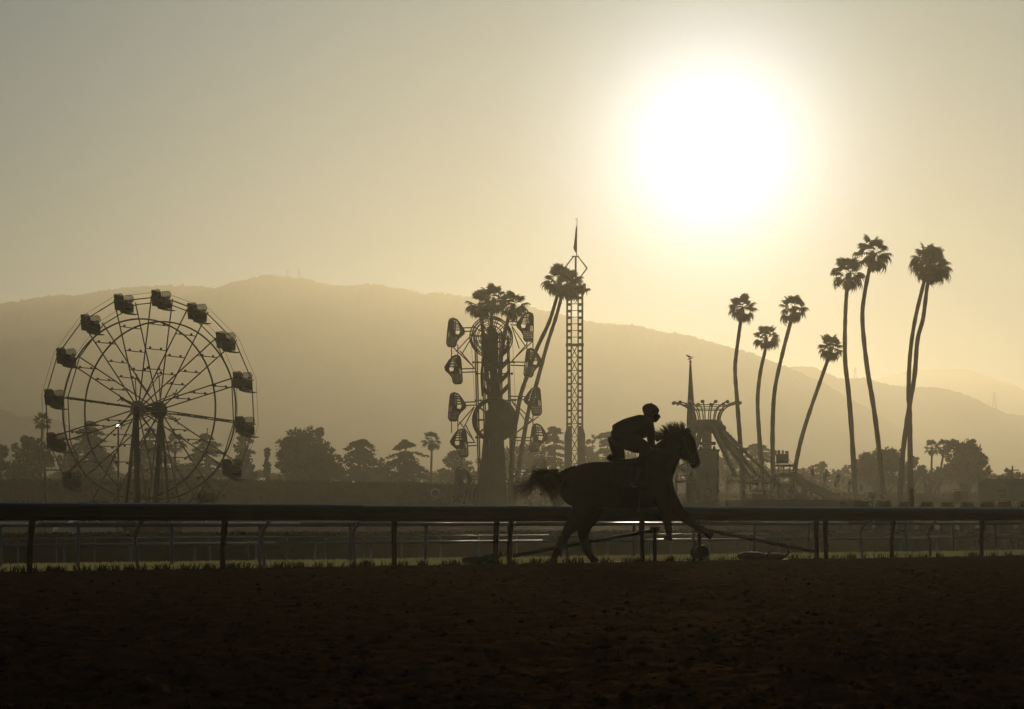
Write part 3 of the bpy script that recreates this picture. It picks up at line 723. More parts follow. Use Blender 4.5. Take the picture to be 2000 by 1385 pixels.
# ------------------------------------------------------------------ grass verge, weeds, litter along the rail
rng = np.random.default_rng(5)
def blades(n, xr, sr, h, w, base, m, name, label, clump=None):
    px = rng.uniform(*xr, n); s = rng.uniform(*sr, n)
    if clump is not None:
        keep = clump(px, s) > rng.random(n); px = px[keep]; s = s[keep]; n = len(px)
    a = (px - 1000) / F; y = (FA + 1.38 * s) / (1 - FB * a); x = a * y
    hh = h * rng.uniform(0.45, 1.25, n); an = rng.normal(0, 0.7, n)
    dx = np.cos(an) * w / 2; dy = np.sin(an) * w / 2
    lx = rng.normal(size=n) * hh * 0.38; ly = rng.normal(size=n) * hh * 0.38
    z = np.full(n, base)
    V = np.stack([np.stack([x - dx, y - dy, z], -1), np.stack([x + dx, y + dy, z], -1),
                  np.stack([x + lx * .45 + dx * .8, y + ly * .45 + dy * .8, z + hh * .62], -1), np.stack([x + lx * .45 - dx * .8, y + ly * .45 - dy * .8, z + hh * .62], -1),
                  np.stack([x + lx, y + ly, z + hh], -1)], 1).reshape(-1, 3)
    i = np.arange(n)[:, None] * 5
    Fc = [tuple(q) for q in (i + np.array([[0, 1, 2, 3]]))] + [tuple(q) for q in (i + np.array([[3, 2, 4]]))]
    o = add_mesh(name, np_mesh(name, V, Fc, m)); tag(o, kind='stuff', label=label)
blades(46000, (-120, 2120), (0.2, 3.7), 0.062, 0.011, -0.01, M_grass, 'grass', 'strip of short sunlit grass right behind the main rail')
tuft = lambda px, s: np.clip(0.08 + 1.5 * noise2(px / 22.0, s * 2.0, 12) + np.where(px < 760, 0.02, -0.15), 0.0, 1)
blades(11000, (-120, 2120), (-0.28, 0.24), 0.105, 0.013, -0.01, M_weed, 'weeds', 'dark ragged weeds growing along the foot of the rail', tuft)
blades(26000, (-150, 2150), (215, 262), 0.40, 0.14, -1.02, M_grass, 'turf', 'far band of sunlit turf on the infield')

def sack(label, px, py, D, size, seed, name='sand_sack', cat='sack', m=None):
    rr = np.random.default_rng(seed); c = P(px, py, D); c[2] = max(0.02, c[2])
    root = thing(name, label, cat, (c[0], c[1], 0), 'sacks lying by the rail')
    V = []; nu, nv = 18, 10
    for i in range(nv + 1):
        th = math.pi * i / nv
        for j in range(nu):
            ph = 2 * math.pi * j / nu
            r = 1 + 0.13 * float(noise2(3 * math.cos(ph) + seed, 3 * math.sin(ph) + i * 0.4, seed))
            sx = abs(math.cos(ph)) ** 0.7 * np.sign(math.cos(ph)); sy = abs(math.sin(ph)) ** 0.7 * np.sign(math.sin(ph))
            V.append((c[0] + size[0] / 2 * math.sin(th) ** 0.6 * sx * r, c[1] + size[1] / 2 * math.sin(th) ** 0.6 * sy * r, size[2] * (0.5 + 0.5 * math.cos(th) * r)))
    Fc = [(i * nu + j, i * nu + (j + 1) % nu, (i + 1) * nu + (j + 1) % nu, (i + 1) * nu + j) for i in range(nv) for j in range(nu)]
    add_mesh('body', np_mesh('body', np.array(V) - base_of(root), Fc, m or M_bag, True), root)
    e = np.array((c[0] + size[0] / 2 * 0.96, c[1], size[2] * 0.5))
    MB().tube([e, e + np.array((0.05, 0, 0.04)), e + np.array((0.09, 0, 0.10))], [0.03, 0.018, 0.03], 7).build('tied_end', M_bag, root, True)
sack('dark plastic sack lying at the foot of the rail left of the horse', 928, 1092, 41.0, (0.42, 0.3, 0.12), 3)
sack('shorter sack tucked against the two close rail posts', 955, 1090, 41.1, (0.24, 0.26, 0.15), 4)
sack('long dark sack under the slanting gate pole ahead of the horse', 1468, 1085, 44.5, (0.5, 0.35, 0.15), 6)
sack('flatter sack lying beyond the long one under the gate pole', 1512, 1084, 44.7, (0.38, 0.3, 0.13), 7)
# tipped bucket
c = P(1365, 1085, 43.6); root = thing('bucket', 'pale round bucket lying on its side below the raised forelegs', 'bucket', (c[0], c[1], 0))
ax = unit((0.25, -1, 0)); cc = np.array((c[0], c[1], 0.14))
ring = [cc + 0.0 * ax]; mbk = MB(); mbk.tube([cc + ax * 0.16, cc - ax * 0.16], [0.135, 0.105], 18, cap=False); mbk.tube([cc - ax * 0.155, cc - ax * 0.16], 0.104, 18)
mbk.build('body', M_rubber, root, True)
u = np.array((ax[1], -ax[0], 0)); mbr = MB(); mbr.tube([cc + ax * 0.16 + 0.135 * (math.cos(q) * u + math.sin(q) * np.array((0, 0, 1))) for q in np.linspace(0, 2 * math.pi, 20, endpoint=False)], 0.010, 6, closed=True); mbr.build('rim', M_white, root, True)
mbh = MB(); mbh.tube([cc + ax * (0.16 + 0.07 * math.sin(q)) + 0.14 * math.cos(q) * u + np.array((0, 0, -0.05 * math.sin(q))) for q in np.linspace(0, math.pi, 9)], 0.005, 5); mbh.build('handle', M_steel, root, True)
# ------------------------------------------------------------------ ferris wheel
FD = 142.0; PHI = math.radians(24.5)
AX = np.array((math.sin(PHI), math.cos(PHI), 0)); UU = np.array((math.cos(PHI), -math.sin(PHI), 0)); ZZv = np.array((0, 0, 1.0))
WC = P(290.5, 800, FD); HW = 1.08; R_OUT = 6.27; R_RIM = 4.95
wheel = thing('ferris_wheel', 'tall ferris wheel with sixteen empty cars and open spokes', 'ferris wheel', (WC[0], WC[1], -1.0))
def wp(r, deg, ax): a = math.radians(deg); return WC + UU * r * math.sin(a) + ZZv * r * math.cos(a) + AX * ax
A0, NC = 8.0, 16; ST = 360 / NC
for sd, lbl in ((-1, 'near'), (1, 'far')):
    ax = sd * HW
    h = MB(); h.disc(WC + AX * ax, 0.46 if sd < 0 else 0.48, AX, 0.16, 26)
    hub = h.build('hub_drum', M_drum if sd < 0 else M_tub, wheel)
    hb = MB(); hb.disc(WC + AX * (ax - 0.10 * 1), 0.14, AX, 0.08, 12)
    hb.build('hub_cap', M_drum if sd < 0 else M_steel, hub)
    MB().tube([wp(R_RIM, q, ax) for q in np.arange(0, 360, 4)], 0.048, 6, closed=True).build('rim', M_steel, wheel, True)
    for i in range(NC):
        d = A0 + ST * i
        MB().tube([wp(0.42, d - 3 * sd, ax), wp(R_OUT, d, ax)], 0.037, 6).build('spoke', M_steel, wheel, True)
        MB().tube([wp(R_OUT - 0.12, d, ax), wp(R_OUT - 0.12, d + ST, ax)], 0.031, 6).build('rim_bar', M_steel, wheel, True)
        MB().tube([wp(R_OUT + 0.16, d, ax), wp(R_OUT + 0.16, d + ST, ax)], 0.010, 4).build('cable', M_steel, wheel)
for i in range(NC):
    d = A0 + ST * i
    for r in (2.25, 3.35, 4.72):
        g = MB().tube([wp(r, d, -HW), wp(r, d, HW)], 0.026, 5)
        for t in (0.22, 0.74): g.ball(wp(r + 0.07, d, -HW + 2 * HW * t), 0.075, 7, 5)
        g.build('rung', M_steel, wheel)
for i in range(8):
    d = A0 + 45 * i + 11.25
    g = MB()
    for sd in (-1, 1): g.tube([wp(0.4, d - 10 * sd, sd * HW), wp(1.95, d, 0.05 * sd)], 0.03, 5)
    g.tube([wp(1.8, d - 4, 0), wp(2.12, d + 5, 0)], 0.03, 5); g.tube([wp(1.8, d + 4, 0), wp(2.12, d - 5, 0)], 0.03, 5)
    g.build('strut', M_steel, wheel)
MB().tube([WC - AX * 1.25, WC + AX * 1.3], 0.16, 14).build('axle', M_steel, wheel, True)

# one passenger car: x = forward (riders face +UU), y = along the axle, origin at the hanging pivot
def car_parts():
    w = 0.60
    tub = MB()
    side = [(-0.44, -0.02), (-0.38, -0.48), (-0.22, -0.64), (0.26, -0.74), (0.30, -0.50), (0.26, -0.24), (0.02, -0.20), (-0.18, -0.05)]
    for s in (-1, 1): tub.prism([(x, s * w - 0.02, z) for x, z in side], (0, 0.04, 0))
    tub.prism([(-0.42, -w, 0.0), (-0.38, -w, -0.64), (-0.33, -w, -0.64), (-0.37, -w, 0.0)], (0, 2 * w, 0))
    tub.prism([(-0.38, -w, -0.50), (-0.2, -w, -0.66), (0.28, -w, -0.77), (0.28, -w, -0.72), (-0.18, -w, -0.60)], (0, 2 * w, 0))
    tub.box((0.25, 0, -0.27), (0.04, 2 * w, 0.14))
    back = MB(); back.prism([(-0.40, -w + 0.06, -0.30), (-0.50, -w + 0.06, 0.30), (-0.44, -w + 0.06, 0.32), (-0.34, -w + 0.06, -0.30)], (0, 2 * w - 0.12, 0))
    seat = MB(); seat.box((-0.12, 0, -0.40), (0.5, 2 * w - 0.1, 0.10)); seat.box((0.24, 0, -0.08), (0.05, 2 * w - 0.1, 0.05))
    foot = MB(); foot.prism([(-0.05, -w * 0.8, -0.70), (0.45, -w * 0.8, -0.86), (0.70, -w * 0.8, -0.86), (0.70, -w * 0.8, -0.90), (0.42, -w * 0.8, -0.93), (-0.05, -w * 0.8, -0.80)], (0, 2 * w * 0.8, 0))
    hang = MB()
    hang.tube([(-0.18, 0.04, -0.55), (0, 0.06, 0.0), (0.20, 0.04, -0.55)], 0.035, 6)
    hang.ball((0, 0.08, 0), 0.08, 8, 6)
    scr = MB(); pts = [(-0.40, -0.12), (-0.40, 0.34)] + [(0.02 + 0.27 * math.cos(a), 0.09 + 0.27 * math.sin(a)) for a in np.linspace(math.pi * 0.62, -math.pi * 0.40, 12)] + [(0.0, -0.18)]
    scr.prism([(x, -0.006, z) for x, z in pts], (0, 0.012, 0))
    fr = MB(); fr.tube([(x, 0, z) for x, z in pts], 0.018, 5, closed=True)
    return dict(tub=tub.mesh('passenger_car', M_tub), back=back.mesh('backrest', M_tub), seat=seat.mesh('seat', M_leather), foot=foot.mesh('footrest', M_steel2),
                hang=hang.mesh('hanger', M_steel), scr=scr.mesh('side_screen', M_screen), fr=fr.mesh('screen_frame', M_steel)), w
CP, cw = car_parts()
RZ = -PHI
for i in range(NC):
    piv = wp(R_OUT, A0 + ST * i, 0)
    o = add_mesh('passenger_car', CP['tub'], wheel); o.location = Vector(piv - base_of(wheel)); o.rotation_euler = (0, 0, RZ)
    o.location.z += 0.06; o.scale = (0.86, 0.86, 0.90)
    for k in ('back', 'seat', 'foot'): add_mesh(CP[k].name.split('.')[0], CP[k], o)
    for s in (-1, 1):
        add_mesh('hanger', CP['hang'], o, (0, s * cw, 0)).scale = (1, s, 1)
        add_mesh('side_screen', CP['scr'], o, (0, s * cw, 0)); add_mesh('screen_frame', CP['fr'], o, (0, s * cw, 0))
# towers
def gp(px, ax): p = P(px, 1000, FD + ax * math.cos(PHI)); return np.array((p[0], p[1], -1.0))
for sd, hubx, legs in ((-1, 272, ((271, 0.115, 0), (238, 0.07, -1.2))), (1, 305, ((299, 0.11, 0), (336, 0.06, 1.4)))):
    c = WC + AX * sd * (HW + 0.22)
    for px, r, dd in legs:
        f = gp(px, sd * (HW + 0.3) + dd)
        MB().bar(f, c + (0, 0, -0.12), r * 2, r * 2, up=AX).build('tower_leg', M_steel, wheel)
    MB().tube([gp(302 if sd < 0 else 318, -sd * 0.4), c + (0, 0, -1.3)], 0.035, 6).build('tower_brace', M_steel, wheel)
    MB().tube([c + (-0.35, 0, -4.0), c + (0.75, 0, -4.0)], 0.03, 5).build('tower_tie', M_steel, wheel)
MB().box((WC[0], WC[1], -0.75), (4.6, 3.4, 0.5), rz=-PHI).build('base_trailer', M_steel2, wheel)
bx = MB(); bx.box((WC[0] + 0.5, WC[1] - 1.6, 0.2), (1.1, 0.7, 1.4), rz=-PHI); bx.build('drive_cabinet', M_steel2, wheel)
for px in (392, 418):
    a = P(px, 955, FD - 2); b = P(px + 22, 1000, FD - 3); b[2] = -1.0
    MB().bar(a, b, 0.05, 0.05).build('ramp_rail', M_white, wheel)

# parked pickup-like car under the wheel, seen as a pale body with glass
def parked_car(label, px, D, rz, m, scale=1.0, group='cars parked on the infield'):
    c = P(px, 1000, D); root = thing('parked_car', label, 'car', (c[0], c[1], -1.0), group); root.rotation_euler = (0, 0, rz)
    w = 0.88; s = scale
    prof = [(-2.2, 0.35), (-2.22, 0.75), (-2.1, 0.98), (-1.55, 1.02), (-1.0, 1.46), (0.35, 1.50), (1.05, 1.05), (1.95, 0.92), (2.2, 0.70), (2.22, 0.35)]
    b = MB(); b.prism([(x * s, -w * s, z * s) for x, z in prof], (0, 2 * w * s, 0))
    me = b.mesh('body', m); bv = add_mesh('body', me, root); md = bv.modifiers.new('edge', 'BEVEL'); md.width = 0.07; md.segments = 2
    for sd in (-1, 1):
        for poly in ([(-1.42, 1.05), (-0.95, 1.40), (-0.30, 1.43), (-0.30, 1.05)], [(-0.22, 1.05), (-0.22, 1.43), (0.32, 1.43), (0.90, 1.06)]):
            MB().prism([(x * s, sd * (w + 0.002) * s, z * s) for x, z in poly], (0, sd * 0.012, 0)).build('side_window', M_glass, root, local=True)
        for x in (-1.4, 1.38):
            tyre = MB().tube([(x * s, sd * (w - 0.2) * s, 0.33 * s), (x * s, sd * (w + 0.01) * s, 0.33 * s)], 0.33 * s, 18).build('wheel', M_rubber, root, local=True)
            MB().tube([(x * s, sd * (w - 0.01) * s, 0.33 * s), (x * s, sd * (w + 0.025) * s, 0.33 * s)], 0.2 * s, 14).build('rim', M_drum, tyre, local=True)
        MB().ball((2.16 * s, sd * 0.62 * s, 0.72 * s), (0.08, 0.17, 0.09), 10, 6).build('headlight', M_bulb, root, local=True)
        MB().box((-2.2 * s, sd * 0.68 * s, 0.80 * s), (0.06, 0.22, 0.14)).build('tail_light', M_red, root, local=True)
        MB().box((0.78 * s, sd * 0.98 * s, 1.08 * s), (0.14, 0.16, 0.11)).build('mirror', m, root, local=True)
    MB().prism([(0.37 * s, -0.74 * s, 1.48 * s), (1.02 * s, -0.78 * s, 1.08 * s), (1.02 * s, 0.78 * s, 1.08 * s), (0.37 * s, 0.74 * s, 1.48 * s)], (0.02, 0, 0.02)).build('windshield', M_glass, root, local=True)
    return root
parked_car('pale parked car half hidden by the ferris wheel spokes', 172, 190, 0.35, M_carpaint, 1.15)
parked_car('second pale parked car nearer the ferris wheel towers', 226, 196, 0.1, M_carpaint, 1.0)

def light_pole(label, px, top_py, D, head, lit=True, group='light poles on the infield', r=0.06):
    t = P(px, top_py, D); root = thing('light_pole', label, 'light pole', (t[0], t[1], -1.0), group)
    MB().tube([(t[0], t[1], -1.0), (t[0], t[1], t[2] - head * 0.6)], [r * 1.5, r], 8).build('pole', M_steel, root, True)
    hd = MB().box((t[0], t[1], t[2]), (head * 1.15, head * 0.8, head * 1.15)).build('lamp_housing', M_steel, root)
    MB().box((t[0], t[1] - head * 0.42, t[2]), (head * 0.95, head * 0.05, head * 0.95)).build('lamp_face', M_glow if lit else M_bulb, hd)
    return root
light_pole('slim light pole with a small brightly lit floodlight behind the ferris wheel', 231, 831, 175, 0.20)
# square signal frame at the edge under the wheel
a = P(88, 918, 150); root = thing('goal_frame', 'thin pale frame of one post and crossbar below the lowest left cars', 'frame', (a[0], a[1], -1.0))
MB().tube([(a[0], a[1], -1.0), a], 0.05, 8).build('post', M_white, root, True)
b = P(118, 918, 150); MB().tube([a, b], 0.045, 8).build('crossbar', M_white, root, True)
a = P(406, 862, 300); root = thing('flag_pole', 'thin bare pole standing between the cedars behind the ferris wheel', 'pole', (a[0], a[1], -1.0))
a = P(405, 838, 300); MB().tube([(a[0], a[1], -1.0), a], [0.09, 0.05], 8).build('pole', M_steel, root, True); MB().ball(a, 0.10).build('finial', M_steel, root)
# round sign ringed with bulbs
c = P(850, 963, 185); root = thing('bulb_sign', 'small round dark sign ringed with pale bulbs beside the zipper ride', 'sign', (c[0], c[1], -1.0))
MB().tube([(c[0], c[1] + 0.1, -1.0), c + (0, 0.1, 0)], 0.05, 8).build('pole', M_steel, root, True)
MB().disc(c, 0.25, (0, 1, 0), 0.10, 24).build('disc', M_tub, root)
for i in range(22):
    q = 2 * math.pi * i / 22
    MB().ball(c + np.array((0.29 * math.cos(q), -0.03, 0.29 * math.sin(q))), 0.035, 7, 5).build('bulb', M_bulb, root, True)
MB().bar(c + (0.3, 0, -0.08), c + (0.45, 0, -0.16), 0.04, 0.04).build('bracket', M_steel, root)
# ------------------------------------------------------------------ zipper ride
ZD = 200.0
def q(px, py, dy=0.0): return P(px, py, ZD) + np.array((0, dy, 0))
zc = q(962, 1000); zip_ = thing('zipper_ride', 'zipper thrill ride with caged cars round an upright boom', 'thrill ride', (zc[0], zc[1], -1.0))
# tapered pylon
def frustum(c0, c1):
    m = MB(); return m._add(c0 + c1, [(3, 2, 1, 0), (4, 5, 6, 7), (0, 1, 5, 4), (1, 2, 6, 5), (2, 3, 7, 6), (3, 0, 4, 7)])
lo = [np.array((*q(x, 0)[:1], ZD - 2.4 + d, -0.6)) for x, d in ((926, 0), (994, 0), (994, 2.0), (926, 2.0))]
hi = [q(x, 812) + np.array((0, -2.0 + d, 0)) for x, d in ((949, 0), (982, 0), (982, 1.0), (949, 1.0))]
frustum(lo, hi).build('pylon', M_steel2, zip_)
MB().disc(q(963, 814, -1.5), 0.62, (0, 1, 0), 1.2, 24).build('hub_motor', M_steel2, zip_)
MB().tube([q(957, 860, -2.35), q(955, 990, -2.55)], 0.05, 6).build('pylon_conduit', M_panel, zip_)
MB().box(q(962, 1046, -1.2), (9.5, 2.6, 1.1)).build('base_trailer', M_steel2, zip_)
for x0, x1 in ((918, 878), (1002, 1042)): MB().bar(q(x0, 942, -1.6), q(x1, 992, -2.0), 0.16, 0.16).build('outrigger', M_steel2, zip_)
for sx in (-1, 1):
    MB().box(q(962 + sx * 50, 1040, -3.2), (2.0, 1.6, 0.2)).build('step_deck', M_steel, zip_)
# boom: two frames (front, back) of rails, with chevron plates and sprocket wheels
def ringz(cx, cy, r, dy, tr, name, n=40): return MB().tube([q(cx + r * math.cos(a), cy + r * math.sin(a), dy) for a in np.linspace(0, 2 * math.pi, n, endpoint=False)], tr, 6, closed=True).build(name, M_steel, zip_, True)
for dy in (-0.75, 0.75):
    sh = 2.0 * dy
    for x0, y0, x1, y1 in ((929, 655, 937, 960), (943, 650, 950, 965), (978, 650, 980, 965), (992, 655, 1000, 960)):
        MB().tube([q(x0 + sh, y0, dy), q(x1 + sh, y1, dy)], 0.055, 6).build('boom_rail', M_steel, zip_, True)
    for r, tr in ((40, 0.05), (36.5, 0.04), (30, 0.032), (23, 0.032), (15, 0.04)): ringz(959.5 + sh, 659, r, dy, tr, 'sprocket_ring')
    for i in range(14):
        a = 2 * math.pi * i / 14 + 0.1
        MB().tube([q(959.5 + sh + 9 * math.cos(a), 659 + 9 * math.sin(a), dy), q(959.5 + sh + 39 * math.cos(a), 659 + 39 * math.sin(a), dy)], 0.038, 5).build('sprocket_spoke', M_steel, zip_)
    for r, tr in ((40, 0.06), (34, 0.045)): ringz(968 + sh, 970, r, dy, tr, 'sprocket_ring')
for r, tr in ((41, 0.12), (37, 0.06)): ringz(966, 821, r, -1.0, tr, 'hub_ring')
for i in range(9):
    a = 2 * math.pi * i / 9 + 0.35
    MB().bar(q(966, 821, -0.7), q(966 + 40 * math.cos(a), 821 + 40 * math.sin(a), -0.7), 0.14, 0.06, up=(0, 1, 0)).build('hub_spoke', M_steel, zip_)
plate = [q(966 + 38 * math.cos(a), 821 + 38 * math.sin(a), -0.92) for a in np.linspace(-1.9, 1.9, 26)]
MB().prism(plate, (0, 0.08, 0)).build('hub_plate', M_steel2, zip_)
mm = MB(); mm.prism([q(951, 640, -0.3), q(969, 640, -0.3), q(974, 800, -0.3), q(961, 800, -0.3)], (0, 0.5, 0)); mm.build('boom_spine', M_steel2, zip_)
MB().prism([q(946, 655, -1.0), q(972, 652, -1.0), q(974, 712, -1.0), q(988, 716, -1.0), q(976, 724, -1.0), q(952, 712, -1.0)], (0, 0.3, 0)).build('drive_box', M_steel2, zip_)
for k, y in enumerate((700, 724, 749, 774)):
    for sx in (-1, 1):
        x0 = 967 + sx * 7; x1 = 967 + sx * 27; dz = -22 if sx > 0 else -18
        MB().prism([q(x0, y + 6, -0.5), q(x0, y - 6, -0.5), q(x1, y + dz - 5, -0.5), q(x1, y + dz + 7, -0.5)], (0, 0.25, 0)).build('chevron_plate', M_steel2, zip_)
for y, xa, xb in ((709, 925, 1004), (731, 932, 1000), (783, 930, 1006), (855, 930, 1008)):
    g = MB().tube([q(xa, y, -0.8), q(xb, y, -0.8)], 0.05, 5)
    for x in (xa, xa + 9, xb - 9, xb): g.ball(q(x, y, -0.85), 0.10, 7, 5)
    g.build('cross_tube', M_steel, zip_)
MB().tube(catmull([q(948, 690, -0.9), q(941, 730, -0.9), q(943, 775, -0.9)], 6), 0.09, 6).build('cable_loom', M_rubber, zip_)
for x0, x1 in ((920, 934), (1001, 1012)): MB().tube([q(x0, 660, 0), q(x1, 900, 0)], 0.012, 4).build('drive_cable', M_steel, zip_)
# cage car: profile in pixels about its centre, hood bulging to +x
HOOD = [(-12.3, -25), (-5.6, -27.5), (2.6, -24.2), (9.3, -16), (17, -4.3), (16, 0.7), (7, 9), (2.6, 15.6), (1, 24), (-2.3, 27.2), (-14, 26.6), (-16.6, 22.3), (-15.6, 0.6), (-14, -19.3)]
kz = ZD / F
def cage_meshes():
    h = 0.62
    fr = MB()
    for s in (-1, 1): fr.tube([(x * kz, s * h, -y * kz) for x, y in HOOD], 0.05, 6, closed=True)
    for x, y in HOOD: fr.tube([(x * kz, -h, -y * kz), (x * kz, h, -y * kz)], 0.035, 5)
    shell = MB()
    def skin(idx, th=0.035):
        for a, b in zip(idx[:-1], idx[1:]):
            (x0, y0), (x1, y1) = HOOD[a], HOOD[b]
            shell._add([(x0 * kz, -h, -y0 * kz), (x0 * kz, h, -y0 * kz), (x1 * kz, h, -y1 * kz), (x1 * kz, -h, -y1 * kz),
                        (x0 * kz * .93, -h, -y0 * kz * .95), (x0 * kz * .93, h, -y0 * kz * .95), (x1 * kz * .93, h, -y1 * kz * .95), (x1 * kz * .93, -h, -y1 * kz * .95)],
                       [(0, 1, 2, 3), (7, 6, 5, 4), (0, 4, 5, 1), (1, 5, 6, 2), (2, 6, 7, 3), (3, 7, 4, 0)])
    skin([1, 2, 3, 4, 5, 6, 7, 8])
    skin([9, 10, 11])
    for s in (-1, 1):
        shell.prism([(x * kz, s * h, -y * kz) for x, y in ((2.6, -24), (9.3, -16), (17, -4.3), (16, 0.7), (7, 9), (3, 13), (9, -2), (6, -12))], (0, s * 0.03, 0))
        shell.prism([(x * kz, s * h, -y * kz) for x, y in ((-14, -22), (-6, -27), (-5, -12), (-8, -2), (-15.3, -1))], (0, s * 0.03, 0)) if s > 0 else None
    seat = MB(); seat.prism([(x * kz, -h * .9, -y * kz) for x, y in ((-11, -6), (-3, -6), (-1, 3), (6, 4), (5, 9), (-10, 9))], (0, h * 1.8, 0))
    bars = MB()
    for x in (-12.5, -10, -7, -4, -1): bars.tube([(x * kz, 0, 24 * kz), (x * kz, 0, -25.5 * kz)], 0.03, 4)
    for y, xr in ((-20, 5), (-16, 7), (-11, 11), (-6, 14), (10, 5), (13.5, 3), (17, 2.2), (20.5, 1.4), (24, 0.8)): bars.tube([(-15 * kz, 0, -y * kz), (xr * kz, 0, -y * kz)], 0.03, 4)
    return fr.mesh('cage_car', M_steel), shell.mesh('hood', M_tub), seat.mesh('seat', M_tub), bars.mesh('cage_bars', M_steel)
CG = cage_meshes()
cars = ((890, 650, 1, 2), (886, 722, -1, 0), (893, 795, 1, 1), (897, 866, -1, 2), (905, 940, 1, -2), (1026, 638, -1, -4), (1041, 709, 1, 3), (1041, 784, -1, 0), (1052, 856, 1, 4), (1053, 926, -1, -2))
for cx, cy, fl, tilt in cars:
    o = add_mesh('cage_car', CG[0], zip_); o.location = Vector(q(cx, cy, 0) - base_of(zip_)); o.rotation_euler = (0, math.radians(tilt), 0 if fl > 0 else math.pi)
    for me in CG[1:3]: add_mesh(me.name.split('.')[0], me, o)
    for s in (-1, 1): add_mesh('cage_bars', CG[3], o, (0, s * 0.62, 0))
    left = cx < 960; edge = 930 if left else 996; dirx = 1 if left else -1
    up = cy < 700 or 760 < cy < 820 or cy > 900
    ry = cy - 6 if up else cy + 2
    for dy in (-0.35, 0.35):
        MB().tube([q(cx + dirx * 14 + dy * 3, ry + dy * 8, dy), q(edge + dy * 3, ry + dy * 8 - 1, dy)], 0.05, 5).build('arm_rod', M_steel, zip_)
        yv = cy + (40 if up else -40)
        MB().tube([q(cx + dirx * (6 + 16 * dy), yv + dy * 6, dy), q(edge - dirx * 4, ry + (6 if up else -6), dy)], 0.045, 5).build('arm_brace', M_steel, zip_)
for left, ys in ((True, (650, 722)), (True, (795, 866)), (False, (638, 709)), (False, (784, 856))):
    x = 888 if left else 1035
    for i, dy in ((-1, -0.35), (1, 0.35)):
        MB().tube([q(x + 6 * i, ys[0] + 22, dy), q(x + 6 * i, ys[1] - 20, dy)], 0.045, 5).build('link_rod', M_steel, zip_)

# ------------------------------------------------------------------ drop tower
DD = 270.0
def dq(px, py, dy=0.0): return P(px, py, DD) + np.array((0, dy, 0))
tc0 = dq(1122.5, 1000); dt = thing('drop_tower', 'tall lattice drop tower with flag on top beside the leaning palms', 'thrill ride', (tc0[0], tc0[1], -1.0))
hw = 0.80
for sx in (-1, 1):
    for sy in (-1, 1):
        x = tc0[0] + sx * hw
        a = np.array((x, DD + sy * hw, -1.0)); b = np.array((x, DD + sy * hw, dq(0, 562)[2]))
        MB().bar(a, b, 0.16, 0.13, up=(0, 1, 0)).build('corner_post', M_steel, dt)
        xi = tc0[0] + sx * 0.36
        MB().tube([(xi, DD + sy * hw, -1.0), (xi, DD + sy * hw, b[2])], 0.055, 6).build('guide_rail', M_steel, dt)
zs = np.arange(-0.4, dq(0, 566)[2], 0.70)
for i, z in enumerate(zs):
    g = MB()
    for sy in (-1, 1):
        for sx in (-1, 1): g.bar((tc0[0] + sx * 0.36, DD + sy * hw, z), (tc0[0] + sx * hw, DD + sy * hw, z), 0.05, 0.16)
    for sx in (-1, 1): g.bar((tc0[0] + sx * hw, DD - hw, z), (tc0[0] + sx * hw, DD + hw, z + (0.7 if i % 2 else 0)), 0.05, 0.10)
    if i % 2 == 0 or z > dq(0, 672)[2]: g.bar((tc0[0] - 0.36, DD - hw, z), (tc0[0] + 0.36, DD - hw, z), 0.05, 0.07)
    g.build('ladder_rung', M_steel, dt)
    if z < dq(0, 680)[2] and i % 2 == 0:
        MB().tube([(tc0[0] - 0.36, DD - hw, z), (tc0[0] + 0.36, DD - hw, z + 1.4)], 0.05, 5).build('lattice_brace', M_steel, dt)
        MB().tube([(tc0[0] + 0.36, DD + hw, z), (tc0[0] - 0.36, DD + hw, z + 1.4)], 0.05, 5).build('lattice_brace', M_steel, dt)
zcl = dq(0, 674)[2]; MB().box((tc0[0], DD, zcl), (2 * hw + 0.30, 2 * hw + 0.30, 0.16)).build('collar', M_steel, dt)
z830 = dq(0, 833)[2]
for sx in (-1, 1):
    x0 = tc0[0] + sx * 0.42; x1 = tc0[0] + sx * 1.08; xt = tc0[0] + sx * 0.82
    MB().prism([(x0, DD - 1.1, -1.0), (x1, DD - 1.1, -1.0), (x1, DD - 1.1, z830 - 0.9), (xt, DD - 1.1, z830), (x0, DD - 1.1, z830)], (0, 2.2, 0)).build('base_panel', M_steel2, dt)
# gondola ring with seats, raised to the top
zg = dq(0, 568)[2]
MB().box((tc0[0], DD, zg), (2 * hw + 0.5, 2 * hw + 0.5, 0.5)).build('gondola', M_tub, dt)
for i in range(10):
    a = 2 * math.pi * i / 10 + 0.15; c = np.array((tc0[0] + 1.25 * math.cos(a), DD + 1.25 * math.sin(a), zg))
    s = MB(); s.box(c, (0.34, 0.34, 0.14), rz=a); s.box(c + np.array((-0.14 * math.cos(a), -0.14 * math.sin(a), 0.38)), (0.10, 0.34, 0.7), rz=a)
    s.build('gondola_seat', M_tub, dt)
jib = MB(); jib.bar(dq(1132, 566), dq(1152, 564), 0.12, 0.12); jib.bar(dq(1141, 570), dq(1141, 552), 0.10, 0.10); jib.box(dq(1150, 566), (0.35, 0.3, 0.18)); jib.build('winch_arm', M_steel, dt)
MB().tube([dq(1124, 566), dq(1124.5, 500)], 0.10, 8).build('mast', M_steel, dt, True)
ct = dq(1124.5, 501); cb = dq(1126, 549)
for i in range(6):
    a = 2 * math.pi * i / 6 + 0.5; e = dq(1124.5, 524) + np.array((1.38 * math.cos(a), 1.38 * math.sin(a), 0)); t = ct + np.array((0.28 * math.cos(a), 0.28 * math.sin(a), 0)); 
    MB().tube([t, e, cb + np.array((0.1 * math.cos(a), 0.1 * math.sin(a), 0))], 0.05, 5).build('crown_arm', M_steel, dt)
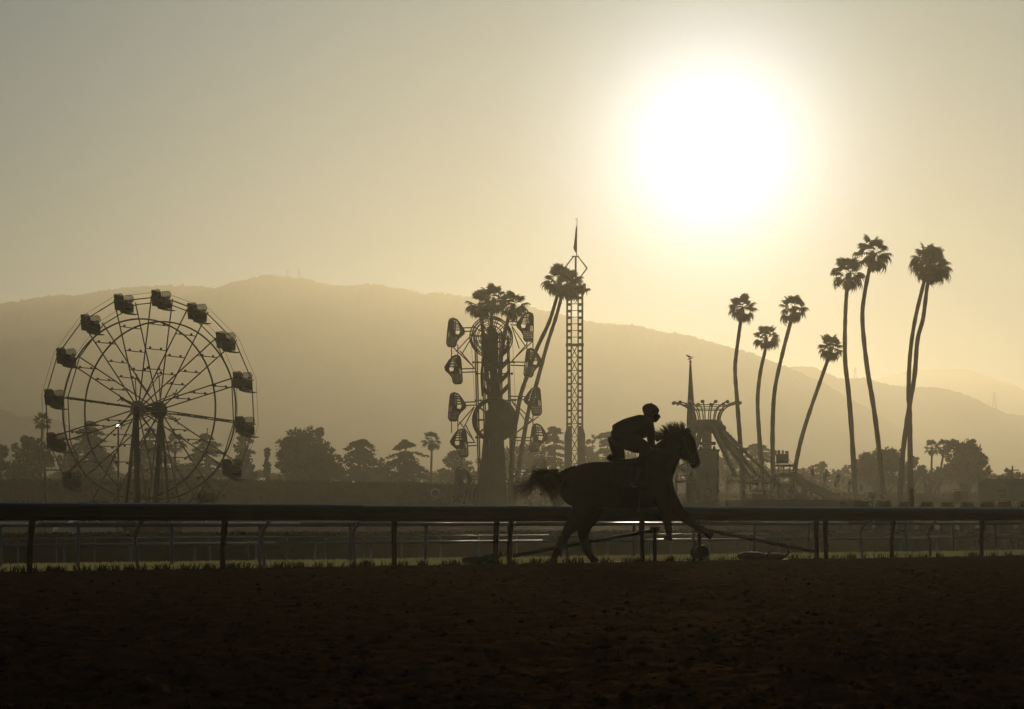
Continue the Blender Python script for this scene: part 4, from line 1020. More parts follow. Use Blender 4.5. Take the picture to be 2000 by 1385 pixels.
MB().box(dq(1124, 501), (0.75, 0.75, 0.08)).build('crown_plate', M_steel, dt)
MB().tube([dq(1126, 499), dq(1127, 428)], [0.06, 0.035], 7).build('flag_pole', M_steel, dt, True)
fv, ff = [], []
for i in range(13):
    t = i / 12
    for j in range(4):
        u = j / 3; wd = 8.0 * (0.25 + 0.75 * t) if t < 0.8 else 8.0 * (1 - (t - 0.8) * 3.0)
        p = dq(1127 - wd * u, 440 + 50 * t + 3 * u, 0.10 * math.sin(t * 7 + u * 3)); fv.append(p)
for i in range(12):
    for j in range(3): ff.append((i * 4 + j, i * 4 + j + 1, i * 4 + 5 + j, i * 4 + 4 + j))
fo = add_mesh('flag', np_mesh('flag', np.array(fv) - base_of(dt), ff, M_red, True), dt)
fo.modifiers.new('cloth', 'SOLIDIFY').thickness = 0.015
MB().bar(dq(1123, 429), dq(1128, 426), 0.05, 0.05).build('finial', M_steel, dt)

# ------------------------------------------------------------------ octopus ride with lamp crown
OD = 190.0; ko = OD / F
def c5(x, y, dy=0.0): return P(1270 + x / 4.3276, 680 + y / 4.3276, OD) + np.array((0, dy, 0))
oc = c5(478, 1000); oct_ = thing('octopus_ride', 'octopus ride with sloping arms and a crown of curved lamps', 'thrill ride', (oc[0], oc[1], -1.0))
ox, oy = oc[0], OD
def oz(y): return c5(0, y)[2]
k5 = ko / 4.3276
prof = [(128, 612), (135, 640), (165, 665), (160, 690), (120, 715)]
ht = MB(); ht.tube([(ox, oy, oz(y)) for r, y in prof], [r * k5 for r, y in prof], 24); ht.build('hub', M_panel, oct_, True)
MB().tube([(ox, oy, oz(612)), (ox, oy, oz(604))], [118 * k5, 60 * k5], 24).build('hub_cap', M_panel, oct_, True)
ns = 16
for i in range(ns):
    a = 2 * math.pi * i / ns + 0.19
    d = np.array((math.cos(a), math.sin(a), 0)); pts = []
    for r, y in ((112, 612), (118, 575), (140, 530), (185, 492), (235, 470), (268, 464)): pts.append(np.array((ox, oy, oz(y))) + d * r * k5)
    st = MB().tube(catmull(pts, 3), 0.045, 6).build('lamp_stem', M_steel, oct_, True)
    e = pts[-1] + d * 14 * k5
    MB().ball(e, (17 * k5, 17 * k5, 15 * k5), 12, 8).build('lamp', M_bulb if i % 5 == 0 else M_steel2, st, True)
for r, y in ((205, 487), (152, 521)):
    MB().tube([(ox + r * k5 * math.cos(a), oy + r * k5 * math.sin(a), oz(y)) for a in np.linspace(0, 2 * math.pi, 40, endpoint=False)], 0.038, 6, closed=True).build('lamp_ring', M_steel, oct_, True)
# column
MB().box((ox, oy, (oz(700) + oz(860)) / 2), (76 * k5, 76 * k5, oz(700) - oz(860))).build('column', M_panel, oct_)
MB().box((ox, oy, oz(806)), (142 * k5, 120 * k5, 26 * k5)).build('column_collar', M_steel, oct_)
for s in (-1, 1):
    MB().tube([(ox + s * 58 * k5, oy - 0.5, oz(862)), (ox + s * 58 * k5, oy - 0.5, oz(830))], [0.16, 0.07], 8).build('collar_finial', M_steel, oct_)
tw = MB(); tw.box((ox - 6 * k5, oy, (oz(862) + oz(1295)) / 2), (204 * k5, 190 * k5, oz(862) - oz(1295))); tw.build('center_tower', M_panel, oct_)
tr = MB(); tr.box((ox - 6 * k5, oy, oz(866)), (218 * k5, 204 * k5, 16 * k5)); tr.build('tower_cornice', M_steel, oct_)
fy = oy - 95 * k5 - 0.012
MB().box((ox, fy - 0.01, (oz(1110) + oz(1290)) / 2), (128 * k5, 0.04, oz(1110) - oz(1290))).build('front_panel', M_canvas, oct_)
MB().tube([(ox + 36 * k5 * math.cos(a), fy - 0.05, oz(1222) + 40 * k5 * math.sin(a)) for a in np.linspace(0, 2 * math.pi, 28, endpoint=False)], 0.07, 6, closed=True).build('ring_emblem', M_red, oct_, True)
MB().prism([(ox + x * k5, fy - 0.03, oz(y)) for x, y in ((-14, 1090), (0, 1010), (14, 1090), (8, 1160), (-8, 1160))], (0, -0.04, 0)).build('spear_emblem', M_red, oct_)
for s in (-1, 1): MB().box((ox + s * 84 * k5, fy - 0.01, (oz(900) + oz(1280)) / 2), (22 * k5, 0.03, oz(900) - oz(1280))).build('tower_stripe', M_steel2, oct_)
MB().box((ox - 20 * k5, oy, (oz(1296) - 1.0) / 2), (420 * k5, 5.0, oz(1296) + 1.0)).build('platform', M_steel2, oct_)
for x in (365, 490, 560): MB().box(c5(x, 1300, -2.55), (0.16, 0.1, 0.08)).build('marker_light', M_bulb, oct_)
# arms with a cluster of two tubs at each end
def tub_meshes():
    fr = MB(); fr.tube(catmull([(-0.62, 0, -0.85), (-0.62, 0, 0.0), (-0.4, 0, 0.17), (0.4, 0, 0.17), (0.62, 0, 0.0), (0.62, 0, -0.85)], 4), 0.05, 6)
    fr.tube([(-0.62, 0, -0.18), (0.62, 0, -0.18)], 0.07, 6); fr.tube([(-0.4, 0, 0.17), (-0.4, 0, -0.18)], 0.03, 5); fr.tube([(0.4, 0, 0.17), (0.4, 0, -0.18)], 0.03, 5)
    tb = MB()
    for s in (-1, 1):
        tb.tube([(s * 0.45, 0, -0.22), (s * 0.45, 0, -0.30), (s * 0.45, 0, -0.36)], [0.25, 0.31, 0.2], 12)
        tb.tube([(s * 0.30, 0.1, -0.25), (s * 0.30, 0.1, -0.02)], 0.05, 6)
    return fr.mesh('tub_frame', M_steel), tb.mesh('tub', M_tub)
TM = tub_meshes()
for az in (-88, -48, -23, 22, 48, 88, 132, -132):
    a = math.radians(az); d = np.array((math.sin(a), -math.cos(a), 0)); wdt = np.array((math.cos(a), math.sin(a), 0))
    p0 = np.array((ox, oy, oz(676))) + d * 120 * k5; p1 = np.array((ox, oy, oz(1095))) + d * 540 * k5
    fm = []
    for p, w, h in ((p0, 42, 44), (p1, 26, 28)):
        for sx, sz in ((-1, -1), (1, -1), (1, 1), (-1, 1)): fm.append(p + wdt * sx * w / 2 * k5 + np.array((0, 0, sz * h / 2 * k5)))
    m = MB()._add(fm, [(3, 2, 1, 0), (4, 5, 6, 7), (0, 1, 5, 4), (1, 2, 6, 5), (2, 3, 7, 6), (3, 0, 4, 7)])
    arm = m.build('arm', M_panel, oct_)
    lp = MB()
    for t in np.linspace(0.08, 0.92, 15):
        c = p0 + (p1 - p0) * t + np.array((0, 0, (44 - 16 * t) / 2 * k5)) + d * 0.05; lp.ball(c, 0.055, 6, 4)
    lp.build('arm_bulbs', M_bulb, arm)
    o = add_mesh('tub_frame', TM[0], oct_); o.location = Vector(p1 - base_of(oct_)) + Vector((0, 0, -0.12)); o.rotation_euler = (0, 0, a * 0.25)
    add_mesh('tub', TM[1], o)
# spire with a bird vane
SD = 214.0
def sq(x, y): return P(1270 + x / 4.3276, 680 + y / 4.3276, SD)
b = sq(344, 1000); sp = thing('spire', 'slender tapered spire with a bird vane rising past the lamp crown', 'spire', (b[0], b[1], -1.0))
t = sq(339, 122); MB().tube([(b[0], b[1], -1.0), sq(346, 800), sq(345, 600), t], [0.40, 0.42, 0.36, 0.07], 12).build('shaft', M_steel2, sp, True)
MB().ball(t + (0, 0, 0.08), 0.11).build('ball', M_steel, sp)
bird = MB(); z = t[2] + 0.2
bird.tube([t, t + (0, 0, 0.3)], 0.03, 5)
bird.tube([t + (-0.24, 0, 0.26), t + (-0.08, 0, 0.30), t + (0.08, 0, 0.36), t + (0.26, 0, 0.50)], [0.02, 0.07, 0.05, 0.02], 7)
bird.prism([t + (-0.12, -0.02, 0.40), t + (-0.42, -0.10, 0.62), t + (-0.22, -0.08, 0.64), t + (0.06, -0.02, 0.46)], (0, 0.04, 0))
bird.prism([t + (-0.02, 0.05, 0.42), t + (-0.20, 0.30, 0.60), t + (0.0, 0.30, 0.58), t + (0.10, 0.05, 0.46)], (0, 0.04, 0))
bird.build('bird_vane', M_steel, sp)
# ------------------------------------------------------------------ slide, tents, billboard and the small things at the right
def c8(x, y, D): return P(1280 + x / 4.762, 820 + y / 4.762, D)
LD = 235.0
b = c8(1200, 900, LD); sl = thing('slide_stand', 'viewing stand with a boxed sign and a long ramp sloping down to the right', 'stand', (b[0], b[1], -1.0))
def sbox(x0, y0, x1, y1, d, nm, m, dy=0.0):
    a = c8(x0, y1, LD); e = c8(x1, y0, LD); c = (a + e) / 2 + np.array((0, dy, 0))
    return MB().box(c, (e[0] - a[0], d, e[2] - a[2])).build(nm, m, sl)
sbox(1124, 316, 1238, 408, 0.5, 'sign_box', M_steel2)
sbox(1110, 418, 1290, 436, 2.6, 'deck_roof', M_steel)
sbox(1130, 500, 1310, 535, 2.6, 'deck', M_steel2)
for x in (1130, 1182, 1238, 1300):
    MB().tube([np.array((c8(x, 0, LD)[0], LD - 1.2, -1.0)), c8(x, 408 if x in (1130, 1238) else 436, LD) + np.array((0, -1.2, 0))], 0.05, 6).build('post', M_steel, sl)
MB().bar(c8(1238, 365, LD), c8(1290, 425, LD), 0.04, 0.04).build('stay', M_steel, sl)
for y in (462, 480): MB().tube([c8(1185, y, LD - 1), c8(1300, y, LD - 1)], 0.025, 5).build('hand_rail', M_panel, sl)
for i, x in enumerate((1120, 1145, 1152, 1185)):
    MB().ball(c8(x, 300, LD), (0.11, 0.11, 0.20), 8, 6).build('speaker_horn', M_steel2, sl)
MB().box(c8(1222, 302, LD), (0.32, 0.2, 0.22)).build('lamp_head', M_steel, sl)
ramp = MB().prism([c8(1310, 535, LD - 1), c8(1330, 520, LD - 1), c8(1690, 692, LD - 1), c8(1800, 745, LD - 1), c8(1640, 745, LD - 1), c8(1310, 590, LD - 1)], (0, 2.2, 0)); ramp.build('ramp', M_steel2, sl)
MB().tube([c8(1318, 500, LD - 1), c8(1690, 665, LD - 1)], 0.04, 6).build('ramp_rail', M_steel, sl)
for i in range(9):
    t = i / 8; MB().tube([c8(1318 + 372 * t, 500 + 165 * t, LD - 1), c8(1318 + 372 * t, 520 + 168 * t, LD - 1)], 0.025, 5).build('baluster', M_steel, sl)
MB().prism([c8(1140, 590, LD), c8(1170, 585, LD), c8(1240, 590, LD), c8(1285, 610, LD), c8(1285, 640, LD), c8(1140, 640, LD)], (0, 2.0, 0)).build('lower_canopy', M_steel2, sl)

def lantern(label, x, y, D=250.0, sz=0.42):
    t = c8(x, y, D); root = thing('lantern_post', label, 'lantern post', (t[0], t[1], -1.0), 'lantern posts beside the ramp')
    MB().tube([(t[0], t[1], -1.0), (t[0], t[1], t[2])], [0.05, 0.03], 6).build('post', M_steel, root, True)
    MB().tube([(t[0], t[1], t[2] - 0.25), (t[0], t[1], t[2] - 0.1), (t[0], t[1], t[2] + 0.22), (t[0], t[1], t[2] + 0.36), (t[0], t[1], t[2] + 0.55)], [0.08, sz * 0.42, sz * 0.52, sz * 0.42, 0.03], 8).build('lantern', M_steel2, root)
for x, y, lab in ((1460, 505, 'lantern post nearest the viewing stand, standing alone'), (1572, 552, 'lower lantern post of the first pair along the ramp'), (1592, 505, 'taller lantern post of the first pair along the ramp'),
                  (1698, 555, 'taller lantern post of the middle pair along the ramp'), (1686, 600, 'lower lantern post of the middle pair along the ramp'), (1812, 597, 'taller lantern post of the last pair beside a palm trunk'),
                  (1802, 640, 'lower lantern post of the last pair beside a palm trunk'), (1918, 642, 'lone lantern post just right of a tall palm trunk')): lantern(lab, x, y)

def tent(label, x0, x1, yt, yb, D, n, depth=4.0, ybase=None, cat='tent'):
    a = P(x0, yb, D); b = P(x1, yb, D); t = P((x0 + x1) / 2, yt, D + depth / 2)
    root = thing('striped_tent', label, cat, ((a[0] + b[0]) / 2, D, -1.0), 'striped tents at the fair')
    for i in range(n):
        u0, u1 = i / n, (i + 1) / n - 0.004
        lo0 = a + (b - a) * u0; lo1 = a + (b - a) * u1
        ridge0 = np.array((lo0[0] + 0.35 * (t[0] - lo0[0]), D + depth / 2, t[2])); ridge1 = np.array((lo1[0] + 0.35 * (t[0] - lo1[0]), D + depth / 2, t[2]))
        m = MB()._add([lo0, lo1, ridge1, ridge0, lo0 + (0, 0, -0.04), lo1 + (0, 0, -0.04), ridge1 + (0, 0, -0.04), ridge0 + (0, 0, -0.04)], [(0, 1, 2, 3), (7, 6, 5, 4), (0, 4, 5, 1), (1, 5, 6, 2), (2, 6, 7, 3), (3, 7, 4, 0)])
        m.build('roof_panel', M_canvas_red if i % 2 else M_canvas, root)
        MB().box(((lo0[0] + lo1[0]) / 2, D - 0.02, lo0[2] - 0.16), (lo1[0] - lo0[0], 0.03, 0.32)).build('valance', M_canvas if i % 2 else M_canvas_red, root)
    bk = MB().box(((a[0] + b[0]) / 2, D + depth / 2 + 0.2, (a[2] - 1.0) / 2), (b[0] - a[0] - 0.1, 0.05, a[2] + 1.0)); bk.build('back_wall', M_canvas, root)
    for u in (0.02, 0.5, 0.98):
        p = a + (b - a) * u; MB().tube([(p[0], D + 0.02, -1.0), p + (0, 0.02, 0)], 0.05, 6).build('pole', M_steel, root)
    for s, p in ((-1, a), (1, b)):
        MB().prism([(p[0], D, -1.0), (p[0], D, p[2]), (p[0] + 0.35 * (t[0] - p[0]), D + depth / 2, t[2]), (p[0], D + depth / 2 + 0.1, -1.0)], (-0.03 * s, 0, 0)).build('side_wall', M_canvas, root)
tent('striped red and white tent between the octopus ride and the viewing stand', 1506, 1552, 955, 968, 240, 6)
tent('striped red and white tent in front of the ramp', 1560, 1612, 956, 970, 242, 7)
tent('long striped tent below the lantern posts', 1622, 1690, 962, 972, 246, 8)
tent('pale striped tent right of the ramp between two palms', 1694, 1740, 966, 976, 238, 5)
def c_right(x, y, D): return P(1680 + x / 6.25, 840 + y / 6.25, D)

def booth(label, x0, x1, yt, D, cat='booth'):
    a = P(x0, yt, D); b = P(x1, yt, D); h = a[2] + 1.0
    root = thing('ticket_booth', label, cat, ((a[0] + b[0]) / 2, D, -1.0), 'booths beside the octopus ride')
    w = b[0] - a[0]; cx = (a[0] + b[0]) / 2
    MB().box((cx, D, -1.0 + h * 0.25), (w, 1.6, h * 0.5)).build('counter', M_steel2, root)
    MB().box((cx, D, a[2] - 0.05), (w + 0.3, 2.0, 0.12)).build('roof', M_panel, root)
    MB().box((cx, D + 0.7, -1.0 + h * 0.7), (w, 0.06, h * 0.45)).build('back_wall', M_steel2, root)
    for s in (-1, 1): MB().box((cx + s * (w / 2 - 0.05), D - 0.7, -1.0 + h * 0.72), (0.08, 0.08, h * 0.46)).build('corner_post', M_steel, root)
booth('low dark ticket booth at the foot of the right octopus arms', 1470, 1500, 957, 186)
booth('narrow pale roofed booth in front of the ramp', 1555, 1574, 954, 228)
for i, (x0, x1, yt, D, lab) in enumerate(((1420, 1500, 978, 150, 'long low dark trailer in front of the octopus ride'),)):
    a = P(x0, yt, D); b = P(x1 + 170, yt + 2, D); root = thing('low_trailer', lab, 'trailer', ((a[0] + b[0]) / 2, D, -1.0))
    w = b[0] - a[0]; cx = (a[0] + b[0]) / 2
    MB().box((cx, D, (a[2] - 0.4) / 2), (w, 2.2, a[2] + 0.4)).build('body', M_steel2, root)
    MB().box((cx, D, a[2] + 0.02), (w + 0.1, 2.3, 0.05)).build('roof', M_steel, root)
    for u in (0.12, 0.2, 0.8, 0.88): MB().tube([(a[0] + w * u, D - 1.15, -0.62), (a[0] + w * u, D - 0.9, -0.62)], 0.38, 14).build('wheel', M_rubber, root, True)
    for u in np.linspace(0.1, 0.9, 7): MB().box((a[0] + w * u, D - 1.12, (a[2] - 0.4) / 2), (0.05, 0.05, a[2] + 0.3)).build('rib', M_steel, root)

# trimmed shrubs in a row right behind the rail
for i, (x0, x1, yt, lab) in enumerate(((1640, 1656, 979, 'first small clipped shrub at the end of the dark trailer'), (1664, 1703, 980, 'clipped shrub before the first tall palm trunk'), (1709, 1744, 980, 'clipped shrub between two tall palm trunks'),
        (1753, 1782, 981, 'clipped shrub at the foot of the knobbed post'), (1795, 1826, 981, 'clipped shrub standing clear right of the knobbed post'), (1835, 1866, 982, 'clipped shrub left of the two panel notice board'),
        (1874, 1904, 982, 'clipped shrub right under the two panel notice board'), (1912, 1945, 981, 'clipped shrub below the left half of the billboard'), (1945, 1980, 981, 'clipped shrub below the emblem of the billboard'), (1988, 2025, 979, 'clipped shrub cut by the picture edge'))):
    rr = np.random.default_rng(900 + i); D = 118 + 1.5 * (i % 3); k = D / F
    c = P((x0 + x1) / 2, 1000, D); root = thing('clipped_shrub', lab, 'shrub', (c[0], D, -1.0), 'clipped shrubs behind the rail'); off = base_of(root)
    zt = P(0, yt, D)[2]; hwid = (x1 - x0) / 2 * k
    core = MB().tube([(c[0], D, -1.0), (c[0], D, -0.2), (c[0], D, zt - 0.25), (c[0], D, zt - 0.06), (c[0], D, zt - 0.02)], [hwid * .8, hwid * .96, hwid * .9, hwid * .62, 0.1], 16); core.build('body', M_hedge, root, True)
    n = 420; an = rr.uniform(0, 6.283, n); zz = rr.uniform(-0.9, zt, n); rad = np.where(zz > zt - 0.3, hwid * (0.62 + 0.33 * np.clip((zt - zz) / 0.3, 0, 1)), hwid * 0.95)
    pts = np.stack([c[0] + rad * np.cos(an), D + rad * np.sin(an), zz], -1)
    tp = np.stack([c[0] + rr.uniform(-.6, .6, 80) * hwid, D + rr.uniform(-.6, .6, 80) * hwid, np.full(80, zt - 0.03)], -1)
    V, Q = leaf_cloud(np.vstack([pts, tp]), np.full(500, 0.055), 4, 0.075, rng=rr); add_mesh('leaves', np_mesh('leaves', V - off, Q, M_hedge), root)

# knobbed post
KD = 112.0; t = P(1781, 958, KD); root = thing('knobbed_post', 'short dark marker post with a round knob in front of the crossed palms', 'post', (t[0], t[1], -1.0))
MB().tube([(t[0], KD, -1.0), (t[0], KD, t[2] - 0.12)], [0.115, 0.105], 12).build('shaft', M_post, root, True)
MB().ball(t, (0.115, 0.115, 0.14), 14, 9).build('knob', M_post, root, True)
MB().tube([(t[0], KD, t[2] - 0.22), (t[0], KD, t[2] - 0.16)], 0.125, 12).build('collar', M_rail, root, True)

# billboard
BD = 225.0; kb = BD / F
a = P(1911, 977.5, BD); b = P(2012, 937, BD); cx = (a[0] + b[0]) / 2; cz = (a[2] + b[2]) / 2; bw = b[0] - a[0]; bh = b[2] - a[2]
bb = thing('billboard', 'wide dark blue billboard with a round red and blue emblem', 'billboard', (cx, BD, -1.0))
MB().box((cx, BD + 0.1, cz), (bw, 0.16, bh)).build('board', M_blue, bb)
for z in (a[2] - 0.03, b[2] + 0.03): MB().box((cx, BD + 0.08, z), (bw + 0.2, 0.24, 0.07)).build('frame_bar', M_steel, bb)
for u in (0.02, 0.98): MB().box((a[0] + bw * u, BD + 0.25, (b[2] - 1.0) / 2), (0.14, 0.14, b[2] + 1.0)).build('leg', M_steel, bb)
MB().box((cx - 0.2, BD + 0.25, (a[2] - 1.0) / 2), (0.16, 0.16, a[2] + 1.0)).build('leg', M_steel, bb)
def emb(poly, m, nm): MB().prism([P(1680 + x / 6.25, 840 + y / 6.25, BD) + np.array((0, 0.012, 0)) for x, y in poly], (0, -0.03, 0)).build(nm, m, bb)
cap = [(1690 + 90 * t, 706 - 62 * math.sin(math.pi * t) ** 0.75 + 4 * math.sin(math.pi * 2 * t)) for t in np.linspace(0, 1, 14)]
emb(cap[::-1], M_logo_red, 'emblem_cap')
band = [(1682 + 98 * t, 720 + 5 * math.sin(2 * math.pi * t)) for t in np.linspace(0, 1, 10)] + [(1780 - 98 * t, 764 - 5 * math.sin(2 * math.pi * t)) for t in np.linspace(0, 1, 10)]
emb(band, M_dblue, 'emblem_band')
low = [(1690 + 88 * t, 778 + 5 * math.sin(2 * math.pi * t)) for t in np.linspace(0, 1, 8)] + [(1778 - 88 * t, 778 + 58 * math.sin(math.pi * t) ** 0.75) for t in np.linspace(0, 1, 14)][1:-1]
emb(low, M_dblue, 'emblem_base')
MB().tube([P(1910, 944, BD), np.array((P(1893, 0, BD)[0], BD, -1.0))], 0.022, 5).build('guy_wire', M_steel, bb)
for x in (1946, 1955, 1963): MB().box(P(x, 980, BD) + np.array((0, -0.3, 0)), (0.25, 0.2, 0.10)).build('floodlight', M_bulb, bb)

# two panel notice board
ND = 200.0; a = P(1864, 1000, ND); b = P(1889, 956, ND)
nb = thing('notice_board', 'small framed notice board with one dark and one pale panel', 'notice board', ((a[0] + b[0]) / 2, ND, -1.0))
for x in (a[0], b[0]): MB().box((x, ND, (b[2] - 1.0) / 2), (0.07, 0.07, b[2] + 1.0)).build('post', M_steel, nb)
MB().box(((a[0] + b[0]) / 2, ND, b[2]), (b[0] - a[0] + 0.1, 0.12, 0.08)).build('top_bar', M_steel, nb)
mx = (a[0] + b[0]) / 2; pz = P(0, 970, ND)[2]
MB().box((mx - 0.25, ND - 0.01, pz), (0.44, 0.04, 0.88)).build('panel', M_steel2, nb); MB().box((mx + 0.25, ND - 0.01, pz), (0.44, 0.04, 0.88)).build('panel', M_canvas, nb)['label'] = 'pale right panel'
MB().tube([(mx, ND, b[2]), (mx, ND, b[2] + 0.3)], 0.02, 5).build('antenna', M_steel, nb)
# low shed and utility pole far right
x_shed = P(1922, 0, 320)[0] + 3; root = thing('shed', 'long pale roofed shed behind the billboard', 'shed', (x_shed, 321, -1.0))
w = 11.0; x0 = P(1922, 0, 320)[0]
MB().box((x0 + w / 2, 324, 1.1), (w, 6, 4.2)).build('wall', M_steel2, root)
MB().prism([(x0 - 0.3, 320.5, 3.2), (x0 - 0.3, 327.5, 5.2), (x0 - 0.3, 327.5, 5.35), (x0 - 0.3, 320.5, 3.35)], (w + 0.6, 0, 0)).build('roof', M_panel, root)
for i in range(4): MB().box((x0 + 1.5 + i * 2.6, 320.97, 1.8), (1.1, 0.06, 1.4)).build('window', M_glass, root)
t = P(1977.5, 910, 300); root = thing('utility_pole', 'dark utility pole rising from the small tree over the billboard', 'pole', (t[0], t[1], -1.0))
MB().tube([(t[0], 300, -1.0), t], [0.15, 0.10], 8).build('pole', M_bark, root, True); MB().box(t + (0, 0, -0.5), (1.5, 0.12, 0.12)).build('crossarm', M_bark, root)
light_pole('short light pole with a small box by the first tall palm trunk', 1704, 967, 160, 0.30, False)
parked_car('dark parked car beside the pale striped tent', 1716, 205, 0.2, M_steel2, 1.0)

# transmission towers on the ridges
def pylon(label, px, top, bot, D):
    a = P(px, bot + 3, D); t = P(px, top, D); h = t[2] - a[2]; root = thing('transmission_tower', label, 'pylon', a, 'transmission towers on the ridges')
    m = MB(); w = h * 0.13
    for sx in (-1, 1):
        for sy in (-1, 1): m.tube([a + (sx * w, sy * w, 0), a + (sx * w * 0.25, sy * w * 0.25, h * 0.65), t], [h * 0.012, h * 0.010, h * 0.006], 4)
    for i in range(5):
        z0 = h * 0.13 * i; f = 1 - 0.75 * z0 / (h * 0.65); z1 = z0 + h * 0.13; f1 = 1 - 0.75 * z1 / (h * 0.65)
        m.tube([a + (-w * f, 0, z0), a + (w * f1, 0, z1)], h * 0.006, 4); m.tube([a + (w * f, 0, z0), a + (-w * f1, 0, z1)], h * 0.006, 4)
    m.build('lattice', M_steel, root)
    for i, u in enumerate((0.66, 0.79, 0.92)): MB().tube([a + (-h * (0.20 - 0.03 * i), 0, h * u), a + (h * (0.20 - 0.03 * i), 0, h * u)], h * 0.010, 4).build('crossarm', M_steel, root)
for px, tp, bt, D, lab in ((562, 525, 541, 2250, 'left transmission tower of the pair beside the mountain peak'), (584, 525, 543, 2250, 'right transmission tower of the pair beside the mountain peak'), (415, 555, 565, 2250, 'transmission tower on the saddle left of the mountain peak'),
        (1670, 716, 741, 2690, 'transmission tower on the pale shoulder behind the tall palms'), (1942, 764, 804, 2690, 'large faint transmission tower on the pale shoulder near the picture edge'), (1932, 784, 800, 2690, 'small faint transmission tower beside the large one near the picture edge')): pylon(lab, px, tp, bt, D)
# ------------------------------------------------------------------ horse and rider
HD = 41.5; kh = HD / F
def h3(px, py, dy=0.0): return np.array(((px - 1000) * kh, HD + dy, EYE + (HZ - py) * kh))
def loft(mb, st, n=14, per=5):
    """st: rows (px, py, dy, r_px, depth_m): closed tapered limb, ring in-plane radius r_px and depth radius in metres"""
    st = np.array(st, float); sm = catmull(st, per); sm[:, 3:] = np.maximum(sm[:, 3:], 0.004)
    C = np.array([h3(a, b, c) for a, b, c, _, _ in sm]); V = []; k = len(C)
    for i in range(k):
        t = unit(C[min(i + 1, k - 1)] - C[max(i - 1, 0)])
        n1 = unit(np.cross(t, (0, 1, 0))); n2 = unit(np.cross(n1, t))
        for j in range(n):
            a = 2 * math.pi * j / n; V.append(C[i] + n1 * sm[i, 3] * kh * math.cos(a) + n2 * sm[i, 4] * math.sin(a))
    Fc = [(i * n + j, i * n + (j + 1) % n, (i + 1) * n + (j + 1) % n, (i + 1) * n + j) for i in range(k - 1) for j in range(n)]
    Fc += [tuple(range(n))[::-1], tuple((k - 1) * n + j for j in range(n))]
    mb._add(V, Fc)

def fuse(mb, name, m, parent, voxel, smooth=6):
    """weld overlapping closed shapes into one continuous skin"""
    off = base_of(parent) if parent is not None else np.zeros(3)
    me = np_mesh(name + '_raw', np.array(mb.v) - off, mb.f, m)
    tmp = bpy.data.objects.new('tmp', me); COL.objects.link(tmp)
    bmx = bmesh.new(); bmx.from_mesh(me); bmesh.ops.recalc_face_normals(bmx, faces=bmx.faces); bmx.to_mesh(me); bmx.free()
    r = tmp.modifiers.new('r', 'REMESH'); r.mode = 'VOXEL'; r.voxel_size = voxel; r.use_smooth_shade = True
    s = tmp.modifiers.new('s', 'SMOOTH'); s.factor = 0.5; s.iterations = smooth
    dg = bpy.context.evaluated_depsgraph_get(); ev = tmp.evaluated_get(dg)
    res = bpy.data.meshes.new_from_object(ev); res.name = name
    bpy.data.objects.remove(tmp); bpy.data.meshes.remove(me)
    if not res.materials: res.materials.append(m)
    return add_mesh(name, res, parent)

hb = h3(1170, 1098); horse = thing('horse', 'dark racehorse galloping to the right with streaming tail and upright mane', 'horse', (hb[0], HD, 0.0))
mb = MB()
loft(mb, [(1126, 922, 0, 14, .11), (1108, 928, 0, 13, .09), (1094, 932, 0, 10.5, .06), (1080, 933, 0, 7, .04), (1067, 937, 0, 3, .02)], 10)
loft(mb, [(1094, 950, 0, 7, .07), (1098.5, 951, 0, 22, .16), (1109, 951.5, 0, 33.5, .24), (1131, 951, 0, 42, .285), (1160, 947, 0, 45, .29), (1195, 948, 0, 46, .30), (1232, 949, 0, 47, .31), (1263, 946, 0, 48, .29), (1288, 943, 0, 43, .25), (1303, 941, 0, 33, .20), (1313, 942, 0, 16, .10)], 20)
loft(mb, [(1270, 932, 0, 46, .22), (1284, 911, 0, 38, .18), (1298, 892, 0, 31, .14), (1311, 876, 0, 26, .115), (1323, 863, 0, 22, .10), (1332, 853, 0, 16, .085)], 16)
loft(mb, [(1324, 846, 0, 9, .06), (1331, 852, 0, 17, .10), (1338, 866, 0, 20.5, .105), (1344, 878, 0, 18.5, .10), (1350, 889, 0, 14, .08), (1355.5, 899, 0, 11.5, .068), (1359.5, 906, 0, 10.0, .068), (1362.5, 911, 0, 5.5, .045)], 16)
loft(mb, [(1350, 903, 0, 5, .045), (1354, 910, 0, 5, .045), (1358, 914, 0, 3, .03)], 10)                  # chin
for dy in (-.055, .055):
    loft(mb, [(1334, 848, dy, 4.2, .03), (1336, 842, dy * 1.1, 3.6, .028), (1338.4, 836, dy * 1.15, 1.0, .01)], 8)          # ears
    loft(mb, [(1361, 904, dy * .8, 3.5, .02), (1364, 906, dy * .8, 2.5, .015)], 8)                                         # nostrils
    loft(mb, [(1337, 866, dy * 1.75, 4, .018), (1341, 870, dy * 1.75, 4, .018)], 8)                                        # brow and eye socket
    loft(mb, [(1328, 880, dy * 1.3, 9, .04), (1334, 888, dy * 1.3, 7, .04), (1342, 897, dy * 1.0, 4, .03)], 10)            # jaw
def leg(st, n=12): loft(mb, st, n, 4)
NEAR, FAR = -.15, .15
leg([(1132, 950, NEAR * .8, 34, .15), (1142, 976, NEAR, 28, .13), (1137, 1000, NEAR, 23, .11), (1122, 1019, NEAR, 16, .075), (1112, 1032, NEAR, 12.3, .06), (1104, 1046, NEAR, 9.0, .046), (1096, 1061, NEAR, 7.8, .04), (1089, 1075, NEAR, 8.6, .046), (1084, 1085, NEAR, 6.8, .038), (1081, 1092, NEAR, 7.0, .042)])
